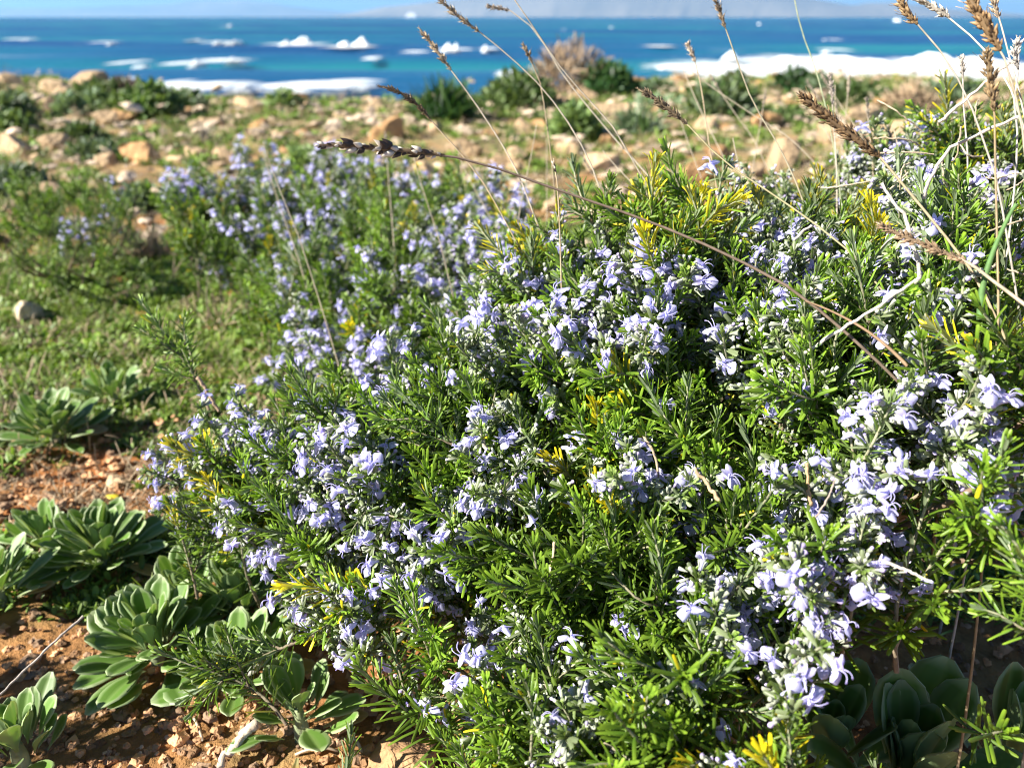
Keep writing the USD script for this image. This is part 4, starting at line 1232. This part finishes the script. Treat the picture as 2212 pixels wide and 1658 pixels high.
stalk('small fluffy seed head held sideways before the mountains', [(1050, 14), (1080, 18), (1100, 22), (1150, 60), (1215, 160), (1320, 290), (1430, 420)], .95, 3, hc=(.50, .40, .3), c=(.48, .42, .32), hw=.006, seed=5)
stalk('long thin bare stalk bent at the straw joint', [(1105, -10), (1150, 55), (1215, 150), (1290, 235), (1325, 275), (1380, 370), (1450, 470)], .82, None, c=(.5, .43, .33), seed=6)
stalk('short tan spike beside the dry brown bush', [(1128, 95), (1140, 115), (1150, 138), (1166, 175), (1180, 260), (1195, 380)], .9, 3, hc=(.36, .27, .17), hw=.006, seed=7)
stalk('thin upright stalk tipped with a black and white bud above the leafy sprig', [(1195, 345), (1198, 360), (1202, 378), (1206, 430), (1210, 520)], .72, 3, hw=.004, beaded=True, seed=8)
stalk('stalk with a knobbly dark head hanging over pale stones', [(1376, 190), (1405, 206), (1440, 232), (1484, 268), (1560, 345), (1700, 440), (1850, 560)], .68, 4, hc=(.24, .18, .11), hw=.0075, c=(.36, .32, .18), seed=9)
stalk('tall tan stalk rising against the surf, head reaching the sky', [(1542, -10), (1555, 25), (1567, 60), (1592, 130), (1622, 210), (1690, 330), (1740, 450)], .85, 3, hc=(.38, .29, .2), hw=.0065, c=(.42, .37, .25), seed=10)
stalk('short furry spike in front of the surf', [(1484, 92), (1494, 112), (1502, 135), (1515, 190), (1530, 300), (1550, 420)], .95, 3, hc=(.52, .42, .32), hw=.0065, seed=11)
stalk('biggest brown bristly seed head slanting over the cream boulder', [(1728, 203), (1775, 243), (1830, 285), (1900, 338), (1960, 410), (2050, 520), (2120, 620)], .62, 4, hc=(.25, .16, .08), hw=.012, wid=.0014, c=(.36, .28, .17), seed=12)
stalk('brown seed head crossing the horizon, tan below', [(1940, -12), (1955, 18), (1982, 52), (2030, 108), (2085, 200), (2120, 290), (2160, 420)], .66, 3, hc=(.34, .23, .12), hw=.009, c=(.42, .38, .32), seed=13)
stalk('pale fluffy seed head beside the brown one at the horizon', [(1975, -10), (2010, 12), (2052, 38), (2110, 90), (2148, 130), (2190, 210)], .70, 3, hc=(.62, .56, .46), hw=.008, c=(.58, .52, .44), seed=14)
stalk('thick ragged brown seed head hanging from the top edge', [(2090, -12), (2112, 25), (2135, 65), (2162, 108), (2190, 190), (2215, 330)], .62, 4, hc=(.34, .22, .11), hw=.013, c=(.40, .34, .26), seed=15)
stalk('upright narrow brown seed head on a straight stem', [(2132, 102), (2136, 140), (2142, 190), (2148, 240), (2150, 350), (2154, 520), (2156, 700)], .62, 4, hc=(.30, .21, .11), hw=.0095, c=(.34, .26, .15), seed=16)
stalk('slim small seed head by the ragged brown one', [(2143, -10), (2150, 15), (2158, 38), (2180, 120), (2215, 260)], .72, 3, hc=(.4, .31, .22), hw=.006, c=(.5, .45, .38), seed=17)
stalk('brown plaited seed head lying across the grey flowers', [(1893, 480), (1940, 505), (2000, 530), (2089, 566), (2150, 610), (2230, 670)], .60, 4, hc=(.33, .23, .14), hw=.0075, c=(.42, .34, .24), seed=18, tall=False)
stalk('pale green thin blade standing before the mountains', [(1715, -8), (1730, 60), (1762, 150), (1790, 260), (1815, 420)], 1.0, None, c=(.36, .40, .24), seed=19)
stalk('dark bent thin stalk lying over the leafy sprigs', [(1740, 650), (1850, 700), (1960, 790)], .6, None, c=(.3, .2, .12), seed=20, tall=False, name='grass_stalk')
stalk('white knobbly dead flower stalk at the picture edge', [(2200, 80), (2194, 110), (2200, 150), (2192, 200), (2198, 300), (2190, 420)], .7, 3, hc=(.66, .62, .56), c=(.6, .56, .5), hw=.007, seed=21)
stalk('pale dead flower stalk standing before the bright surf', [(2077, 118), (2079, 145), (2080, 170), (2082, 240), (2090, 330)], .85, 3, hc=(.62, .56, .48), c=(.5, .45, .38), hw=.006, seed=22)
stalk('whitish knotted stalk beside the furry spike', [(1792, 155), (1796, 190), (1798, 225), (1802, 280), (1808, 400)], .95, 3, hc=(.58, .5, .42), c=(.5, .43, .34), hw=.006, seed=23)
stalk('curved green grass blade over the flowers near the picture edge', [(2195, 440), (2140, 560), (2120, 640), (2118, 690)], .62, None, c=(.10, .20, .06), wid=.0022, seed=24, tall=False)
r_ = np.random.default_rng(91)
for k in range(34):
    x = r_.uniform(1150, 2230) if k < 28 else r_.uniform(560, 1000)
    y = r_.uniform(130, 330) if k < 28 else r_.uniform(280, 350)
    dx = r_.normal(45, 70)
    L = r_.uniform(140, 300)
    rg = r_.uniform(.9, 1.5)
    hd = 3 if r_.random() < .4 else None
    stalk('thin straw stem with a pale seed head behind the rosemary shrubs' if hd else 'thin bare straw stem standing behind the rosemary shrubs', [(x, y), (x + dx * .1, y + L * .12), (x + dx * .25, y + L * .28), (x + dx * .6, y + L * .62), (x + dx, y + L)], rg, hd, c=np.array([.50, .42, .31]) * r_.uniform(.75, 1.15), hc=(.55, .46, .35), hw=.005, wid=.001, seed=60 + k, group='seed headed straw stems behind the rosemary' if hd else 'bare straw stems behind the rosemary')


def stick(label, pts, r, w=.0016, c=(.62, .56, .48), seed=0, name='dry_twig', forks=0):
    r_ = np.random.default_rng(1200 + seed)
    rr = np.broadcast_to(r, len(pts)).astype(float)
    P = np.array([at(x, y, q) for (x, y), q in zip(pts, rr)])
    g = P.mean(0)
    t = thing(name, label, 'twig', g)
    m = MB()
    C = curve(P, 16)
    C[1:-1] += r_.normal(0, w * .35, C[1:-1].shape)
    tube(m, C, w * np.linspace(.75, 1.0, 16) * r_.uniform(.85, 1.2, 16), np.asarray(c) * r_.uniform(.8, 1.15, (16, 1)), 6)
    m.build('wood', 'wood', t, g)
    for k in range(forks):
        i = r_.integers(4, 13)
        d = unit(np.gradient(C, axis=0)[i] + r_.normal(0, .02, 3)) + r_.normal(0, .7, 3)
        m = MB()
        L = np.linalg.norm(P[-1] - P[0]) * r_.uniform(.12, .3)
        tube(m, C[i] + unit(d) * np.linspace(0, L, 5)[:, None] + r_.normal(0, w * .4, (5, 3)), np.linspace(w * .6, w * .3, 5), np.asarray(c), 5)
        m.build('side_twig', 'wood', t, g)


stick('straight bleached stick crossing below the upright seed head', [(2182, 134), (2105, 198), (2027, 264)], .66, .0012, seed=1)
stick('bent white stick angled above the grey rosemary', [(2205, 250), (2136, 279), (2050, 323), (1996, 429)], .68, .0014, seed=2)
stick('long white forked twig winding through the grey flowers', [(1905, 395), (1935, 440), (1949, 456), (1967, 513), (1988, 590), (1975, 612)], .63, .0014, seed=3, forks=2)
stick('thin bleached twig slanting down across the violet flowers', [(1985, 600), (1930, 640), (1850, 690), (1735, 764)], .60, .0012, seed=4)
stick('curved bleached twig arching over the mauve buds', [(1765, 480), (1725, 510), (1700, 560), (1670, 590)], .70, .0015, seed=5)
stick('pale grey twig standing among small flowers of the shrub middle', [(1015, 885), (1035, 930), (1052, 975)], .66, .0017, (.5, .42, .36), seed=6)
stick('thin brown twig dropping between two leafy sprigs', [(1425, 1075), (1418, 1000), (1390, 940)], .6, .001, (.4, .3, .2), seed=7)
stick('white curved twig end inside the black gap', [(2003, 1252), (1960, 1232), (1905, 1210)], .52, .0009, seed=8)
stick('thick bare brown twig poking out under the small rosettes', [(473, 888), (452, 850), (425, 815)], .9, .0022, (.45, .32, .22), seed=9)
stick('dry white stick lying on the soil beside the flat rosette', [(470, 1655), (500, 1618), (560, 1560)], .82, .0045, (.62, .52, .40), seed=10, forks=1)
stick('thin vertical twig under the small white flowers', [(1187, 1255), (1192, 1215), (1198, 1170)], .57, .0010, (.5, .38, .25), seed=11)
stick('grey twig across the shadow left of the bright leafy sprig', [(695, 1040), (720, 1080), (745, 1120)], .72, .0012, (.5, .45, .36), seed=12)
stick('short tan twig pointing out of the shaded leaves', [(1500, 1010), (1530, 1050), (1555, 1085)], .58, .0016, (.5, .36, .22), seed=13)
stick('fine twig lying over the densest flower cluster', [(1805, 1035), (1785, 1080), (1760, 1120)], .54, .0007, (.3, .24, .2), seed=14)
stick('orange brown twig under the grey flower spike', [(1743, 1000), (1746, 1050), (1752, 1090)], .56, .0012, (.5, .33, .18), seed=15)
stick('thin grey stem lying in the shadow below the biggest rosette', [(0, 1500), (60, 1440), (180, 1330)], .84, .0012, (.35, .31, .27), seed=16)
for k in range(16):
    x, y, a = r_.uniform(1880, 2230), r_.uniform(270, 640), r_.uniform(0, 6.28)
    L = r_.uniform(60, 150)
    dx, dy = math.cos(a) * L, math.sin(a) * L * .7
    rg = np.interp(y, [250, 480, 700], [.86, .70, .60])
    stick('fine dry stem tangled in the grey rosemary under the seed heads', [(x, y), (x + dx * .5 + r_.normal(0, 9), y + dy * .5 + r_.normal(0, 9)), (x + dx, y + dy)], [rg, rg * .99, rg * 1.01], .0008, np.array([.50, .40, .28]) * r_.uniform(.8, 1.2), seed=40 + k)
    tag(stage.GetPrimAtPath('/World/dry_twig_%03d' % (names[('/World', 'dry_twig')] - 1)), group='fine dry stems in the rosemary')
for k, (px, py, dx, dy) in enumerate([(60, 1560, 40, 14), (640, 1640, 90, -12), (760, 1600, 26, 40), (420, 1560, 20, 46), (110, 1130, 60, 8), (60, 1180, 70, -20), (540, 720, 60, -40), (560, 770, 40, 40), (90, 735, 60, -26), (380, 720, 70, 10)]):
    a, b = on_ground(px, py), on_ground(px + dx, py + dy)
    m = MB()
    c = (np.asarray(a) + b) / 2
    tube(m, curve([a + [0, 0, .006], c + [0, 0, .011], b + [0, 0, .004]], 7), .0014, (.5, .4, .29), 5)
    o = m.build('straw_piece', 'straw', '/World', c)
    UsdGeom.Xformable(o).AddTranslateOp().Set(Gf.Vec3d(*map(float, c)))
    tag(o, 'thin dry straw fallen on the soil between the plants', 'straw', 'dry straws fallen on the soil')


def fallen(label, px, py, L, W, c, seed, z=.015, yaw=0., r=None):
    r_ = np.random.default_rng(seed)
    g = on_ground(px, py) + [0, 0, z] if r is None else at(px, py, r)
    m = MB()
    d = np.array([[math.cos(yaw), math.sin(yaw), .1]])
    blades(m, np.zeros((1, 3)) - d * L / 2, d, np.array([[0, -.3, 1.0]]), L, W, .2, np.asarray(c), np.asarray(c) * 1.1, prof=(.2, .8, 1, .7, .1))
    o = m.build('fallen_leaf', 'broad_leaf')
    UsdGeom.Xformable(o).AddTranslateOp().Set(Gf.Vec3d(*map(float, g)))
    tag(o, label, 'leaf')


fallen('bright yellow fallen leaf on dark soil under the rosemary', 750, 1565, .026, .008, (.70, .48, .02), 1, z=.03)
fallen('orange dead leaf in the heart of the biggest rosette', 268, 1410, .03, .014, (.52, .22, .03), 2, z=.02, yaw=.2)
fallen('yellow leaf lying at the base of the bright cupped rosette', 245, 1090, .018, .010, (.62, .50, .03), 3)
fallen('white petal fallen on the lowest leaves', 500, 1488, .016, .009, (.75, .74, .82), 4, z=.05)
fallen('white dry leaf standing among the flat rosette leaves', 560, 1490, .022, .008, (.7, .66, .6), 5, z=.03, yaw=1.2)
